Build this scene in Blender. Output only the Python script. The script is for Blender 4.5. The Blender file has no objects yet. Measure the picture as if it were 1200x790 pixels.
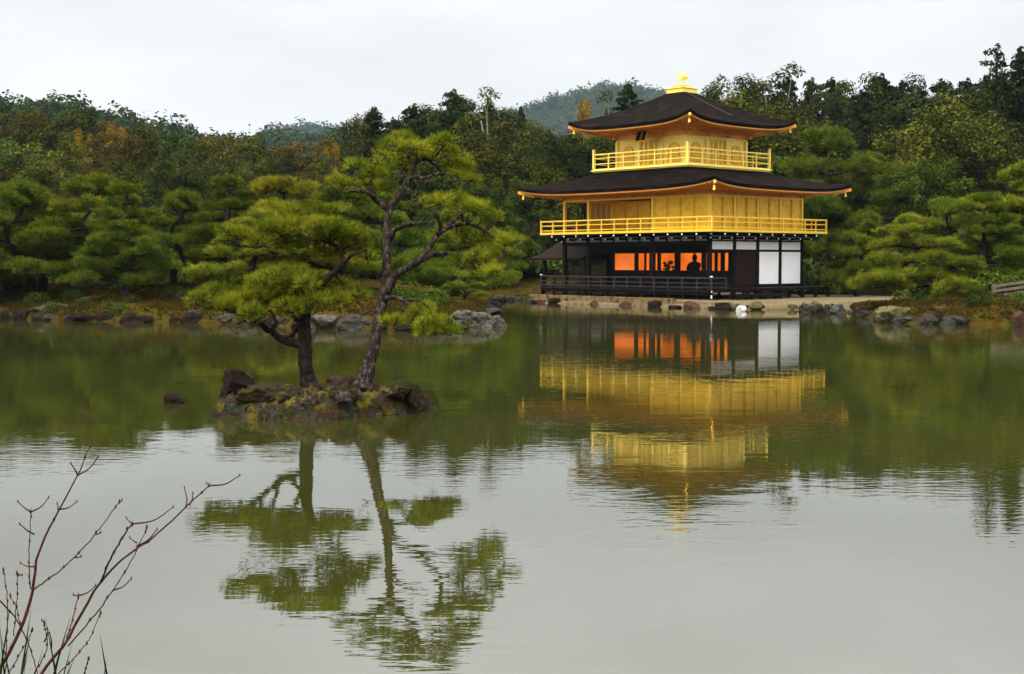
import bpy, math, random
import numpy as np
from mathutils import Vector, noise as mnoise
R = math.radians
sc = bpy.context.scene
col = sc.collection

# ------------------------------------------------------------------ camera
F, TILT, CAMZ = 1540.0, R(3.32), 2.6          # focal length in photo pixels (photo is 1200 wide)
cam_d = bpy.data.cameras.new('camera'); cam = bpy.data.objects.new('camera', cam_d); col.objects.link(cam)
cam_d.sensor_width = 36; cam_d.lens = F/1200*36
cam_d.clip_start = .1; cam_d.clip_end = 8000
cam.location = (0, 0, CAMZ); cam.rotation_euler = (R(90)-TILT, 0, 0)
sc.camera = cam

# ------------------------------------------------------------------ sky and sun
SUN_EL, SUN_AZ = R(46), R(-136)               # azimuth from +Y towards +X: behind the camera, to the left
w = bpy.data.worlds.new('World'); sc.world = w; w.use_nodes = True
nt = w.node_tree; N = nt.nodes; L = nt.links
for n in list(N): N.remove(n)
out = N.new('ShaderNodeOutputWorld'); bg = N.new('ShaderNodeBackground'); bg.inputs['Strength'].default_value = .1
sky = N.new('ShaderNodeTexSky'); sky.sky_type = 'NISHITA'; sky.sun_disc = False
sky.sun_elevation = SUN_EL; sky.sun_rotation = SUN_AZ; sky.dust_density = 4; sky.air_density = 1.5
tc = N.new('ShaderNodeTexCoord'); mp = N.new('ShaderNodeMapping'); mp.inputs['Scale'].default_value = (1, 1, 3.2)
cn = N.new('ShaderNodeTexNoise'); cn.inputs['Scale'].default_value = 2.3; cn.inputs['Detail'].default_value = 6; cn.inputs['Roughness'].default_value = .5
cr = N.new('ShaderNodeMapRange'); cr.inputs['From Min'].default_value = .3; cr.inputs['From Max'].default_value = .7
cr.inputs['To Min'].default_value = .80; cr.inputs['To Max'].default_value = 1.15
sx = N.new('ShaderNodeSeparateXYZ'); el = N.new('ShaderNodeMapRange')
el.inputs['From Min'].default_value = .19; el.inputs['From Max'].default_value = 1
el.inputs['To Min'].default_value = 4.2; el.inputs['To Max'].default_value = 26
mul = N.new('ShaderNodeMath'); mul.operation = 'MULTIPLY'
cc = N.new('ShaderNodeCombineColor'); cmix = N.new('ShaderNodeMix'); cmix.data_type = 'RGBA'; cmix.inputs['Factor'].default_value = .94
L.new(tc.outputs['Generated'], mp.inputs['Vector']); L.new(mp.outputs['Vector'], cn.inputs['Vector']); L.new(cn.outputs['Fac'], cr.inputs['Value'])
L.new(tc.outputs['Generated'], sx.inputs[0]); L.new(sx.outputs['Z'], el.inputs['Value'])
L.new(cr.outputs[0], mul.inputs[0]); L.new(el.outputs[0], mul.inputs[1])
for i in range(3): L.new(mul.outputs[0], cc.inputs[i])
L.new(sky.outputs[0], cmix.inputs['A']); L.new(cc.outputs[0], cmix.inputs['B'])
L.new(cmix.outputs['Result'], bg.inputs['Color']); L.new(bg.outputs[0], out.inputs[0])
sd = bpy.data.lights.new('sun', 'SUN'); sd.energy = 1.5; sd.angle = R(14); sd.color = (1, .95, .86)
so = bpy.data.objects.new('sun', sd); col.objects.link(so)
sv = Vector((math.sin(SUN_AZ)*math.cos(SUN_EL), math.cos(SUN_AZ)*math.cos(SUN_EL), math.sin(SUN_EL)))
so.rotation_euler = sv.to_track_quat('Z', 'Y').to_euler(); so.location = (0, -20, 60)
vs = sc.view_settings; sc.display_settings.display_device = 'sRGB'
vs.view_transform = 'Standard'; vs.look = 'None'; vs.gamma = 1; vs.use_curve_mapping = False; vs.exposure = 1.12
cy = sc.cycles; cy.use_denoising = True; cy.max_bounces = 6; cy.diffuse_bounces = 2; cy.glossy_bounces = 3
cy.transparent_max_bounces = 4; cy.volume_bounces = 0; cy.caustics_reflective = False; cy.caustics_refractive = False
cy.use_adaptive_sampling = True; cy.adaptive_threshold = .008; cy.sample_clamp_indirect = 6

# ------------------------------------------------------------------ helpers: pixels (1200 x 790 photo) to world
CT, ST = math.cos(TILT), math.sin(TILT)
def ray(px, py):
    u, v = (px-600)/F, (395-py)/F
    return Vector((u, CT+v*ST, -ST+v*CT))
def on_plane(px, py, z=0.0):
    r = ray(px, py); t = (z-CAMZ)/r.z
    return Vector((r.x*t, r.y*t, z))
def at_depth(px, py, d):
    r = ray(px, py); t = d/r.y
    return Vector((r.x*t, d, CAMZ+r.z*t))
def x_at(px, d): return (px-600)/F*d
def z_at(py, d): return at_depth(600, py, d).z

# ------------------------------------------------------------------ helpers: objects
def tag(o, label=None, cat=None, group=None, kind=None):
    if label: o['label'] = label
    if cat: o['category'] = cat
    if group: o['group'] = group
    if kind: o['kind'] = kind
    return o
def empty(name, loc=(0, 0, 0), rz=0, parent=None):
    o = bpy.data.objects.new(name, None); col.objects.link(o)
    o.location = loc; o.rotation_euler = (0, 0, rz); o.empty_display_size = .2
    if parent: o.parent = parent
    return o
def children(o): return [c for c in bpy.data.objects if c.parent == o]
KIDS = {}
def copy_tree(o, parent=None):
    c = o.copy(); col.objects.link(c)
    if parent: c.parent = parent
    for ch in KIDS.setdefault(o.name, children(o)): copy_tree(ch, c)
    return c
class MB:
    """collects vertices and faces, then links them as one mesh object"""
    def __init__(s): s.V = []; s.Fc = []; s.n = 0
    def add(s, V, Fc):
        V = np.asarray(V, float).reshape(-1, 3); s.V.append(V); n = s.n
        s.Fc.extend([tuple(i+n for i in f) for f in Fc]); s.n += len(V); return s
    def box(s, x0, x1, y0, y1, z0, z1):
        V = [(x, y, z) for z in (z0, z1) for y in (y0, y1) for x in (x0, x1)]
        return s.add(V, [(0, 2, 3, 1), (4, 5, 7, 6), (0, 1, 5, 4), (2, 6, 7, 3), (0, 4, 6, 2), (1, 3, 7, 5)])
    def bar(s, a, b, w, h=None, up=(0, 0, 1)):
        a = np.array(a, float); b = np.array(b, float); h = h or w
        d = b-a; d /= np.linalg.norm(d); up = np.array(up, float)
        if abs(d@up) > .95: up = np.array((0, 1., 0))
        sd_ = np.cross(d, up); sd_ /= np.linalg.norm(sd_); u = np.cross(sd_, d)
        V = [p+sd_*i*w/2+u*j*h/2 for p in (a, b) for j in (-1, 1) for i in (-1, 1)]
        return s.add(V, [(0, 2, 3, 1), (4, 5, 7, 6), (0, 1, 5, 4), (2, 6, 7, 3), (0, 4, 6, 2), (1, 3, 7, 5)])
    def tube(s, P, rad, n=7, cap=True):
        P = np.asarray(P, float); m = len(P)
        rad = np.broadcast_to(np.asarray(rad, float), (m,))
        T = np.gradient(P, axis=0); T /= np.linalg.norm(T, axis=1)[:, None]+1e-9
        ref = np.array((0, 0, 1.)) if abs(T[0, 2]) < .9 else np.array((1., 0, 0))
        V = []
        for i in range(m):
            sd_ = np.cross(T[i], ref); sd_ /= np.linalg.norm(sd_)+1e-9; u = np.cross(sd_, T[i]); ref = u
            a = np.arange(n)*2*math.pi/n
            V.append(P[i]+rad[i]*(np.cos(a)[:, None]*sd_+np.sin(a)[:, None]*u))
        Fc = [(i*n+k, i*n+(k+1) % n, (i+1)*n+(k+1) % n, (i+1)*n+k) for i in range(m-1) for k in range(n)]
        if cap: Fc += [tuple(range(n-1, -1, -1)), tuple((m-1)*n+k for k in range(n))]
        return s.add(np.concatenate(V), Fc)
    def lathe(s, prof, c=(0, 0, 0), n=12, sx=1, sy=1):
        V = [(c[0]+sx*r*math.cos(2*math.pi*k/n), c[1]+sy*r*math.sin(2*math.pi*k/n), c[2]+z) for r, z in prof for k in range(n)]
        m = len(prof)
        Fc = [(i*n+k, i*n+(k+1) % n, (i+1)*n+(k+1) % n, (i+1)*n+k) for i in range(m-1) for k in range(n)]
        return s.add(V, Fc+[tuple(range(n-1, -1, -1)), tuple((m-1)*n+k for k in range(n))])
    def build(s, name, mat, parent=None, smooth=False, bevel=0):
        me = bpy.data.meshes.new(name); me.from_pydata(np.concatenate(s.V).tolist(), [], s.Fc); me.update()
        if mat: me.materials.append(mat)
        if smooth: me.polygons.foreach_set('use_smooth', np.ones(len(me.polygons), bool))
        o = bpy.data.objects.new(name, me); col.objects.link(o)
        if parent: o.parent = parent
        if bevel:
            b = o.modifiers.new('bevel', 'BEVEL'); b.width = bevel; b.segments = 1; b.limit_method = 'ANGLE'
        return o
def fast_mesh(name, V, k, mat, parent=None):
    """V: (n*k,3) vertices, every k of them one face"""
    V = np.ascontiguousarray(V, np.float32); nv = len(V); nf = nv//k
    me = bpy.data.meshes.new(name); me.vertices.add(nv); me.loops.add(nv); me.polygons.add(nf)
    me.vertices.foreach_set('co', V.ravel()); me.loops.foreach_set('vertex_index', np.arange(nv, dtype=np.int32))
    me.polygons.foreach_set('loop_start', np.arange(0, nv, k, dtype=np.int32))
    me.update(calc_edges=True); me.materials.append(mat)
    o = bpy.data.objects.new(name, me); col.objects.link(o)
    if parent: o.parent = parent
    return o

# ------------------------------------------------------------------ materials
def mat(name, base, rough=.6, metal=0, var=None, scale=5., bump=0., bscale=20., spec=.3, coord='Object', detail=5, stretch=None, var2=None, scale2=1.):
    m = bpy.data.materials.new(name); m.use_nodes = True
    n = m.node_tree.nodes; l = m.node_tree.links; p = n['Principled BSDF']
    p.inputs['Base Color'].default_value = (*base, 1); p.inputs['Roughness'].default_value = rough
    p.inputs['Metallic'].default_value = metal; p.inputs['Specular IOR Level'].default_value = spec
    t = n.new('ShaderNodeTexCoord'); vec = t.outputs[coord]
    if stretch:
        mm = n.new('ShaderNodeMapping'); mm.inputs['Scale'].default_value = stretch; l.new(vec, mm.inputs[0]); vec = mm.outputs[0]
    last = None
    if var:
        x = n.new('ShaderNodeTexNoise'); x.inputs['Scale'].default_value = scale; x.inputs['Detail'].default_value = detail; x.inputs['Roughness'].default_value = .65
        l.new(vec, x.inputs['Vector'])
        r = n.new('ShaderNodeValToRGB'); r.color_ramp.elements[0].position = .32; r.color_ramp.elements[1].position = .68
        r.color_ramp.elements[0].color = (*base, 1); r.color_ramp.elements[1].color = (*var, 1)
        l.new(x.outputs['Fac'], r.inputs[0]); last = r.outputs[0]
        if var2:
            y = n.new('ShaderNodeTexNoise'); y.inputs['Scale'].default_value = scale2; y.inputs['Detail'].default_value = 6
            l.new(vec, y.inputs['Vector'])
            mr = n.new('ShaderNodeMapRange'); mr.inputs['From Min'].default_value = .52; mr.inputs['From Max'].default_value = .62
            l.new(y.outputs['Fac'], mr.inputs[0])
            mx = n.new('ShaderNodeMix'); mx.data_type = 'RGBA'; l.new(mr.outputs[0], mx.inputs['Factor']); l.new(last, mx.inputs['A']); mx.inputs['B'].default_value = (*var2, 1)
            last = mx.outputs['Result']
        l.new(last, p.inputs['Base Color'])
    if bump:
        b = n.new('ShaderNodeBump'); b.inputs['Strength'].default_value = bump; b.inputs['Distance'].default_value = .05
        y = n.new('ShaderNodeTexNoise'); y.inputs['Scale'].default_value = bscale; y.inputs['Detail'].default_value = 8
        l.new(vec, y.inputs['Vector']); l.new(y.outputs['Fac'], b.inputs['Height']); l.new(b.outputs[0], p.inputs['Normal'])
    return m
def leaf_mat(name, c1, c2, c3, trans=.25, scale=1.2, rnd=.35):
    """foliage: colour varies from leaf to leaf and from tree to tree"""
    m = bpy.data.materials.new(name); m.use_nodes = True
    n = m.node_tree.nodes; l = m.node_tree.links
    for x in list(n): n.remove(x)
    o = n.new('ShaderNodeOutputMaterial'); d = n.new('ShaderNodeBsdfDiffuse'); t = n.new('ShaderNodeBsdfTranslucent'); ms = n.new('ShaderNodeMixShader')
    ms.inputs[0].default_value = trans
    g = n.new('ShaderNodeNewGeometry'); tc_ = n.new('ShaderNodeTexCoord')
    x = n.new('ShaderNodeTexNoise'); x.inputs['Scale'].default_value = scale; x.inputs['Detail'].default_value = 3
    l.new(tc_.outputs['Object'], x.inputs['Vector'])
    a = n.new('ShaderNodeMath'); a.operation = 'MULTIPLY_ADD'; a.inputs[1].default_value = .55; l.new(g.outputs['Random Per Island'], a.inputs[0]); l.new(x.outputs['Fac'], a.inputs[2])
    r = n.new('ShaderNodeValToRGB'); e = r.color_ramp.elements
    e[0].position = .45; e[0].color = (*c1, 1); e[1].position = 1.1 if False else 1.0; e[1].color = (*c3, 1)
    q = e.new(.75); q.color = (*c2, 1)
    l.new(a.outputs[0], r.inputs[0])
    oi = n.new('ShaderNodeObjectInfo'); hs = n.new('ShaderNodeHueSaturation')
    mv = n.new('ShaderNodeMapRange'); mv.inputs['To Min'].default_value = 1-rnd; mv.inputs['To Max'].default_value = 1+rnd
    mh = n.new('ShaderNodeMapRange'); mh.inputs['To Min'].default_value = .5-.03*rnd/.35; mh.inputs['To Max'].default_value = .5+.012
    wn = n.new('ShaderNodeTexWhiteNoise'); wn.noise_dimensions = '1D'
    l.new(oi.outputs['Random'], mv.inputs[0]); l.new(oi.outputs['Random'], wn.inputs['W']); l.new(wn.outputs['Value'], mh.inputs[0])
    l.new(r.outputs[0], hs.inputs['Color']); l.new(mv.outputs[0], hs.inputs['Value']); l.new(mh.outputs[0], hs.inputs['Hue'])
    l.new(hs.outputs[0], d.inputs['Color']); l.new(hs.outputs[0], t.inputs['Color'])
    l.new(d.outputs[0], ms.inputs[1]); l.new(t.outputs[0], ms.inputs[2]); l.new(ms.outputs[0], o.inputs[0])
    return m
M = {}
M['gold'] = mat('gold leaf', (.90, .47, .018), .36, .4, (1.0, .64, .045), 1.3, .14, 5, .3, var2=(.86, .45, .02), scale2=3.5)
M['gold_pale'] = mat('pale gold leaf', (.97, .69, .10), .36, .3, (1.0, .79, .19), 1.3, .12, 5, .3)  # paler, yellower gold than the storey below
M['gold_trim'] = mat('gold trim', (1.0, .64, .06), .3, .4)
M['gold_deep'] = mat('shade toned gold', (.86, .33, .05), .4, .35, (.95, .42, .06), 3, .05, 6, .4)  # orange of shade and gold bounce under the eaves, put into the colour
M['shingle'] = mat('bark shingle roof', (.0024, .0018, .0015), .9, 0, (.0095, .0066, .0054), 2.4, .8, 30, .01, stretch=(1, 1, 4), var2=(.016, .009, .006), scale2=1.1, detail=9)
M['dark_wood'] = mat('dark timber', (0.0035, 0.00225, 0.0018), .55, 0, (0.0075, 0.0045, 0.00325), 6, .2, 30, .08)
M['brown_wood'] = mat('brown plank timber', (0.0128, 0.0048, 0.0032), .55, 0, (0.024, 0.0088, 0.0048), 8, .25, 20, .08, stretch=(6, 6, 1))
M['rail_wood'] = mat('glinting worn rail timber', (.012, .009, .008), .5, 0, (.04, .032, .028), 5, .2, 30, .2)  # lighter tone carries painted grey glints as well as weathering
M['grey_wood'] = mat('weathered timber', (.07, .055, .04), .7, 0, (.15, .12, .095), 7, .3, 30, .1)
M['plaster'] = mat('white plaster', (.82, .82, .83), .7, 0, (.76, .76, .77), 1.2)
M['shade_plaster'] = mat('shade dimmed plaster', (.42, .41, .36), .8, 0, (.30, .29, .25), 2)  # plaster dimmed in its colour for the shade under the balcony
M['ochre_plaster'] = mat('ochre plaster', (.10, .064, .026), .9, 0, (.18, .125, .062), 1.6, .7, 9, .04, var2=(.040, .028, .016), scale2=2.4)
M['white_metal'] = mat('white cap', (.85, .86, .9), .4)
M['bark'] = mat('pine bark', (0.0056, 0.0042, 0.0035), .85, 0, (0.0315, 0.0224, 0.0175), 9, 1.0, 22, .05, stretch=(1, 1, .45))
M['bark_red'] = mat('reddish pine bark', (.005, .0038, .0032), .85, 0, (.042, .028, .023), 11, 1.0, 24, .04, stretch=(1, 1, .45), var2=(.065, .052, .045), scale2=17)
M['bark_pale'] = mat('pale bark', (.14, .11, .085), .85, 0, (.26, .22, .18), 7, .6, 22, .2)
M['twig'] = mat('red brown twig', (.022, .007, .006), .6, 0, (.075, .020, .016), 14, .3, 60, .08)
M['rock'] = mat('grey rock', (0.0135, 0.01188, 0.00972), .85, 0, (0.054, 0.0486, 0.0405), 3.5, .9, 9, .06, var2=(0.0243, 0.02295, 0.00945), scale2=2.1)
M['rock_dark'] = mat('dark wet rock', (.005, .0038, .003), .8, 0, (.022, .014, .010), 4, .9, 9, .03)
M['rock_pale'] = mat('pale rock', (.026, .023, .018), .85, 0, (.11, .10, .082), 4.5, 1.0, 9, .05, var2=(.018, .019, .008), scale2=2.6)
M['rock_red'] = mat('reddish rock', (0.036, 0.0165, 0.0105), .85, 0, (0.072, 0.039, 0.027), 4, .9, 8, .06)
M['rock_white'] = mat('white rock', (0.375, 0.375, 0.3525), .85, 0, (0.54, 0.54, 0.525), 6, .8, 10, .06)
M['rock_yellow'] = mat('lichen rock', (.035, .030, .012), .85, 0, (.125, .105, .042), 5, .9, 10, .05)
M['shrub'] = leaf_mat('shrub leaves', (.008, .018, .003), (.028, .048, .006), (.065, .085, .012), .15)
M['needle_near'] = leaf_mat('bright pine needles', (.020, .046, .004), (.095, .140, .009), (.29, .285, .018), .22, 1.6, .10)
M['needle'] = leaf_mat('pine needles', (.009, .026, .002), (.052, .090, .006), (.175, .19, .014), .18, .7, .25)
M['needle_yellow'] = leaf_mat('yellowing pine needles', (.05, .062, .005), (.15, .145, .010), (.32, .26, .016), .25, .7, .10)
M['leaf_dark'] = leaf_mat('dark evergreen leaves', (.004, .009, .0015), (.014, .024, .0035), (.045, .058, .008), .10, .5)
M['leaf_olive'] = leaf_mat('olive leaves', (.007, .011, .002), (.028, .036, .004), (.085, .084, .010), .12, .5)
M['leaf_brown'] = leaf_mat('bronze leaves', (.010, .011, .002), (.036, .032, .004), (.090, .066, .009), .12, .5)
M['leaf_autumn'] = leaf_mat('autumn leaves', (.06, .034, .004), (.15, .085, .007), (.28, .16, .012), .3, .5, .2)
M['leaf_green'] = leaf_mat('fresh green leaves', (.007, .020, .002), (.028, .056, .006), (.085, .115, .013), .12, .5)
M['leaf_conifer'] = leaf_mat('cedar foliage', (.003, .006, .0015), (.009, .015, .003), (.028, .036, .007), .10, .5)
M['leaf_hill'] = leaf_mat('hillside foliage', (.007, .017, .004), (.020, .037, .007), (.052, .064, .013), .15, .04, .1)
M['grass_blade'] = leaf_mat('iris blades', (0.00576, 0.01584, 0.00432), (0.01296, 0.0288, 0.0072), (0.0252, 0.0468, 0.0108), .3, 3)

def tagmat_emit(name, c, s):
    m = bpy.data.materials.new(name); m.use_nodes = True; n = m.node_tree.nodes; l = m.node_tree.links; p = n['Principled BSDF']
    p.inputs['Base Color'].default_value = (.6, .2, .05, 1); p.inputs['Emission Strength'].default_value = s
    t = n.new('ShaderNodeTexCoord'); x = n.new('ShaderNodeTexNoise'); x.inputs['Scale'].default_value = .9; x.inputs['Detail'].default_value = 3
    r = n.new('ShaderNodeValToRGB'); r.color_ramp.elements[0].position = .35; r.color_ramp.elements[1].position = .65
    r.color_ramp.elements[0].color = (c[0]*.62, c[1]*.42, c[2]*.4, 1); r.color_ramp.elements[1].color = (*c, 1)
    l.new(t.outputs['Object'], x.inputs[0]); l.new(x.outputs['Fac'], r.inputs[0]); l.new(r.outputs[0], p.inputs['Emission Color'])
    return m
M['lit_paper'] = tagmat_emit('lit paper screen', (1.0, .22, .012), .45)

# water: murky olive pond with small ripples
m = bpy.data.materials.new('pond water'); m.use_nodes = True; n = m.node_tree.nodes; l = m.node_tree.links; p = n['Principled BSDF']
p.inputs['Base Color'].default_value = (.022, .0235, .0042, 1); p.inputs['Roughness'].default_value = .008; p.inputs['IOR'].default_value = 2.25
t = n.new('ShaderNodeTexCoord')
def ripple(scale, amp, sx_=1, sy_=1):
    mm = n.new('ShaderNodeMapping'); mm.inputs['Scale'].default_value = (sx_, sy_, 1); l.new(t.outputs['Object'], mm.inputs[0])
    x = n.new('ShaderNodeTexNoise'); x.inputs['Scale'].default_value = scale; x.inputs['Detail'].default_value = 2; x.inputs['Roughness'].default_value = .45
    l.new(mm.outputs[0], x.inputs['Vector'])
    k = n.new('ShaderNodeMath'); k.operation = 'MULTIPLY'; k.inputs[1].default_value = amp; l.new(x.outputs['Fac'], k.inputs[0]); return k.outputs[0]
r1, r2 = ripple(1.1, .0023, .8, 1.3), ripple(5.5, .0015, .6, 1.5)
# patches of breeze where the fine ripples are stronger
pz = n.new('ShaderNodeTexNoise'); pz.inputs['Scale'].default_value = .22; l.new(t.outputs['Object'], pz.inputs[0])
pm = n.new('ShaderNodeMapRange'); pm.inputs['From Min'].default_value = .4; pm.inputs['From Max'].default_value = .62; pm.inputs['To Min'].default_value = .35; pm.inputs['To Max'].default_value = 1.5; l.new(pz.outputs['Fac'], pm.inputs[0])
k2 = n.new('ShaderNodeMath'); k2.operation = 'MULTIPLY'; l.new(r2, k2.inputs[0]); l.new(pm.outputs[0], k2.inputs[1])
ad = n.new('ShaderNodeMath'); ad.operation = 'ADD'; l.new(r1, ad.inputs[0]); l.new(k2.outputs[0], ad.inputs[1])
b = n.new('ShaderNodeBump'); b.inputs['Distance'].default_value = 1.0; b.inputs['Strength'].default_value = 1.0
l.new(ad.outputs[0], b.inputs['Height']); l.new(b.outputs[0], p.inputs['Normal'])
M['water'] = m

# ground: moss, soil, sand; masks are stored per vertex
m = bpy.data.materials.new('garden ground'); m.use_nodes = True; n = m.node_tree.nodes; l = m.node_tree.links; p = n['Principled BSDF']
p.inputs['Roughness'].default_value = 1.0; p.inputs['Specular IOR Level'].default_value = 0
t = n.new('ShaderNodeTexCoord')
def nz(scale, det=6):
    x = n.new('ShaderNodeTexNoise'); x.inputs['Scale'].default_value = scale; x.inputs['Detail'].default_value = det; l.new(t.outputs['Object'], x.inputs[0]); return x.outputs['Fac']
def ramp(f, *st):
    r = n.new('ShaderNodeValToRGB'); e = r.color_ramp.elements; e[0].position, e[0].color = st[0][0], (*st[0][1], 1); e[1].position, e[1].color = st[-1][0], (*st[-1][1], 1)
    for q in st[1:-1]: z = e.new(q[0]); z.color = (*q[1], 1)
    l.new(f, r.inputs[0]); return r.outputs[0]
def mixc(f, a, b_):
    x = n.new('ShaderNodeMix'); x.data_type = 'RGBA'; l.new(f, x.inputs['Factor']); l.new(a, x.inputs['A']); l.new(b_, x.inputs['B']); return x.outputs['Result']
soil = ramp(nz(1.3), (.35, (.004, .0035, .002)), (.65, (.010, .007, .003)))
moss = ramp(nz(1.5, 10), (.36, (.008, .015, .003)), (.46, (.042, .035, .004)), (.56, (.036, .018, .004)), (.68, (.006, .004, .002)))
sand = ramp(nz(2.5), (.3, (.10, .076, .038)), (.7, (.155, .122, .070)))
am = n.new('ShaderNodeAttribute'); am.attribute_name = 'moss'; as_ = n.new('ShaderNodeAttribute'); as_.attribute_name = 'sand'
c = mixc(as_.outputs['Fac'], mixc(am.outputs['Fac'], soil, moss), sand); l.new(c, p.inputs['Base Color'])
b = n.new('ShaderNodeBump'); b.inputs['Strength'].default_value = .7; b.inputs['Distance'].default_value = .08; l.new(nz(7, 8), b.inputs['Height']); l.new(b.outputs[0], p.inputs['Normal'])
M['ground'] = m
M['hill'] = mat('wooded hillside', (0.0084, 0.014, 0.0042), .95, 0, (0.0245, 0.0315, 0.0091), .08, 0, 1, .05)

# ------------------------------------------------------------------ the pavilion's own frame
YAW = R(48.469); K = 2.12; W, D = 5.5*K, 4*K
PX, PY = 11.04, 73.66
ca, sa = math.cos(-YAW), math.sin(-YAW)
def pav(x, y, z=0): return Vector((PX+ca*x-sa*y, PY+sa*x+ca*y, z))
def pav_inv(x, y): dx, dy = x-PX, y-PY; return ca*dx+sa*dy, -sa*dx+ca*dy

# ------------------------------------------------------------------ ground with the pond cut into it
pix = [(-260, 372), (-60, 372), (0, 373), (60, 376), (130, 377), (220, 378), (300, 381), (360, 384), (430, 387), (500, 387), (545, 384), (562, 378)]
shore = [tuple(on_plane(*q)[:2]) for q in pix] + [tuple(at_depth(575, 360, 66)[:2]), tuple(at_depth(572, 355, 80)[:2]), tuple(at_depth(598, 352, 87)[:2]), tuple(at_depth(632, 352, 85)[:2])]
for q in ((-W-1.35, 1.2), (-W-1.35, -1.75), (1.6, -1.75), (4.0, -1.2), (6.2, 1.5), (7.6, 4.0)): shore.append(tuple(pav(*q)[:2]))
shore += [tuple(on_plane(*q)[:2]) for q in ((1000, 367), (1030, 376), (1075, 380), (1130, 380), (1200, 381), (1300, 383), (1480, 384))]
shore += [(34, 40), (34, 7), (8, 5.6), (2, 6.0), (-3, 6.1), (-12, 5.4), (-34, 7), (-38, 40)]
SH = np.array(shore)
def shore_dist(X, Y):
    """signed distance to the pond edge, positive on land"""
    best = np.full(X.shape, 1e9); inside = np.zeros(X.shape, bool)
    for (x0, y0), (x1, y1) in zip(SH, np.roll(SH, -1, 0)):
        dx, dy = x1-x0, y1-y0; t_ = np.clip(((X-x0)*dx+(Y-y0)*dy)/(dx*dx+dy*dy), 0, 1)
        best = np.minimum(best, np.hypot(X-x0-t_*dx, Y-y0-t_*dy))
        inside ^= ((y0 > Y) != (y1 > Y)) & (X < (x1-x0)*(Y-y0)/(y1-y0+1e-12)+x0)
    return np.where(inside, -best, best)
def sstep(a, b_, x): t_ = np.clip((x-a)/(b_-a), 0, 1); return t_*t_*(3-2*t_)
def ground_z(X, Y):
    X = np.asarray(X, float); Y = np.asarray(Y, float); d = shore_dist(X, Y)
    wob = .10*np.sin(X*.9+1)*np.cos(Y*.7)+.07*np.sin(X*2.1+Y*1.3)
    z = np.where(d > 0, .12+.30*sstep(0, .8, d)+.115*np.clip(d, 0, 8)+wob*sstep(0, 2, d), -.9*sstep(0, 1.2, -d)+.12*(1-sstep(0, .25, -d)))
    lx, ly = ca*(X-PX)+sa*(Y-PY), -sa*(X-PX)+ca*(Y-PY)
    flat = 1-sstep(2.5, 8, np.hypot(np.maximum(np.maximum(-W-1.3-lx, lx-6.5), 0), np.maximum(np.maximum(-1.5-ly, ly-D-4), 0)))
    z = np.where(d > 0, z*(1-flat)+.44*flat*sstep(-.1, .25, d)+.0*flat, z)
    near = sstep(30, 12, Y); z = np.where((d > 0) & (Y < 30), np.minimum(1.0, .1+.9*sstep(0, 1.6, d))*near+z*(1-near), z)
    z = z+np.where(d > 0, .055*np.clip(Y-92, 0, 60)+.07*np.clip(Y-150, 0, 120), 0)
    return z
def gz(x, y): return float(ground_z(np.array([x]), np.array([y]))[0])
def axis(lo, hi, step, far_lo, far_hi):
    a = list(np.arange(lo, hi, step)); s = step; v = hi
    while v < far_hi: a.append(v); s *= 1.16; v += s
    a.append(far_hi); s = step; v = lo-step; b_ = []
    while v > far_lo: b_.append(v); s *= 1.16; v -= s
    b_.append(far_lo); return np.array(b_[::-1]+a)
gx, gy = axis(-32, 34, .4, -1380, 1380), axis(44, 92, .4, -50, 2000)
gy = np.unique(np.concatenate([gy[(gy < -1) | (gy > 10)], np.arange(-1, 10, .4)]))
GX, GY = np.meshgrid(gx, gy); GZ = ground_z(GX, GY); d_ = shore_dist(GX, GY)
nx, ny = len(gx), len(gy)
I = np.arange(nx*ny).reshape(ny, nx)
quads = np.stack([I[:-1, :-1], I[:-1, 1:], I[1:, 1:], I[1:, :-1]], -1).reshape(-1, 4)
me = bpy.data.meshes.new('ground'); me.from_pydata(np.stack([GX, GY, GZ], -1).reshape(-1, 3).tolist(), [], quads.tolist()); me.update()
me.polygons.foreach_set('use_smooth', np.ones(len(me.polygons), bool)); me.materials.append(M['ground'])
lx, ly = ca*(GX-PX)+sa*(GY-PY), -sa*(GX-PX)+ca*(GY-PY)
inr = np.hypot(np.maximum(np.maximum(-W-1.3-lx, lx-8.5), 0), np.maximum(np.maximum(-1.7-ly, ly-D-4.5), 0))
A = me.attributes.new('sand', 'FLOAT', 'POINT'); A.data.foreach_set('value', ((1-sstep(.2, 1.0, inr))*(d_ > -.3)).astype(np.float32).ravel())
A = me.attributes.new('moss', 'FLOAT', 'POINT'); A.data.foreach_set('value', (sstep(9, 5.5, d_)*sstep(-1.5, 0, d_)).astype(np.float32).ravel())
go = bpy.data.objects.new('ground', me); col.objects.link(go); tag(go, kind='structure')
wb = MB(); wb.add([(-60, 3, 0), (60, 3, 0), (60, 100, 0), (-60, 100, 0)], [(0, 1, 2, 3)])
tag(wb.build('water', M['water']), kind='structure')
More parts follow.
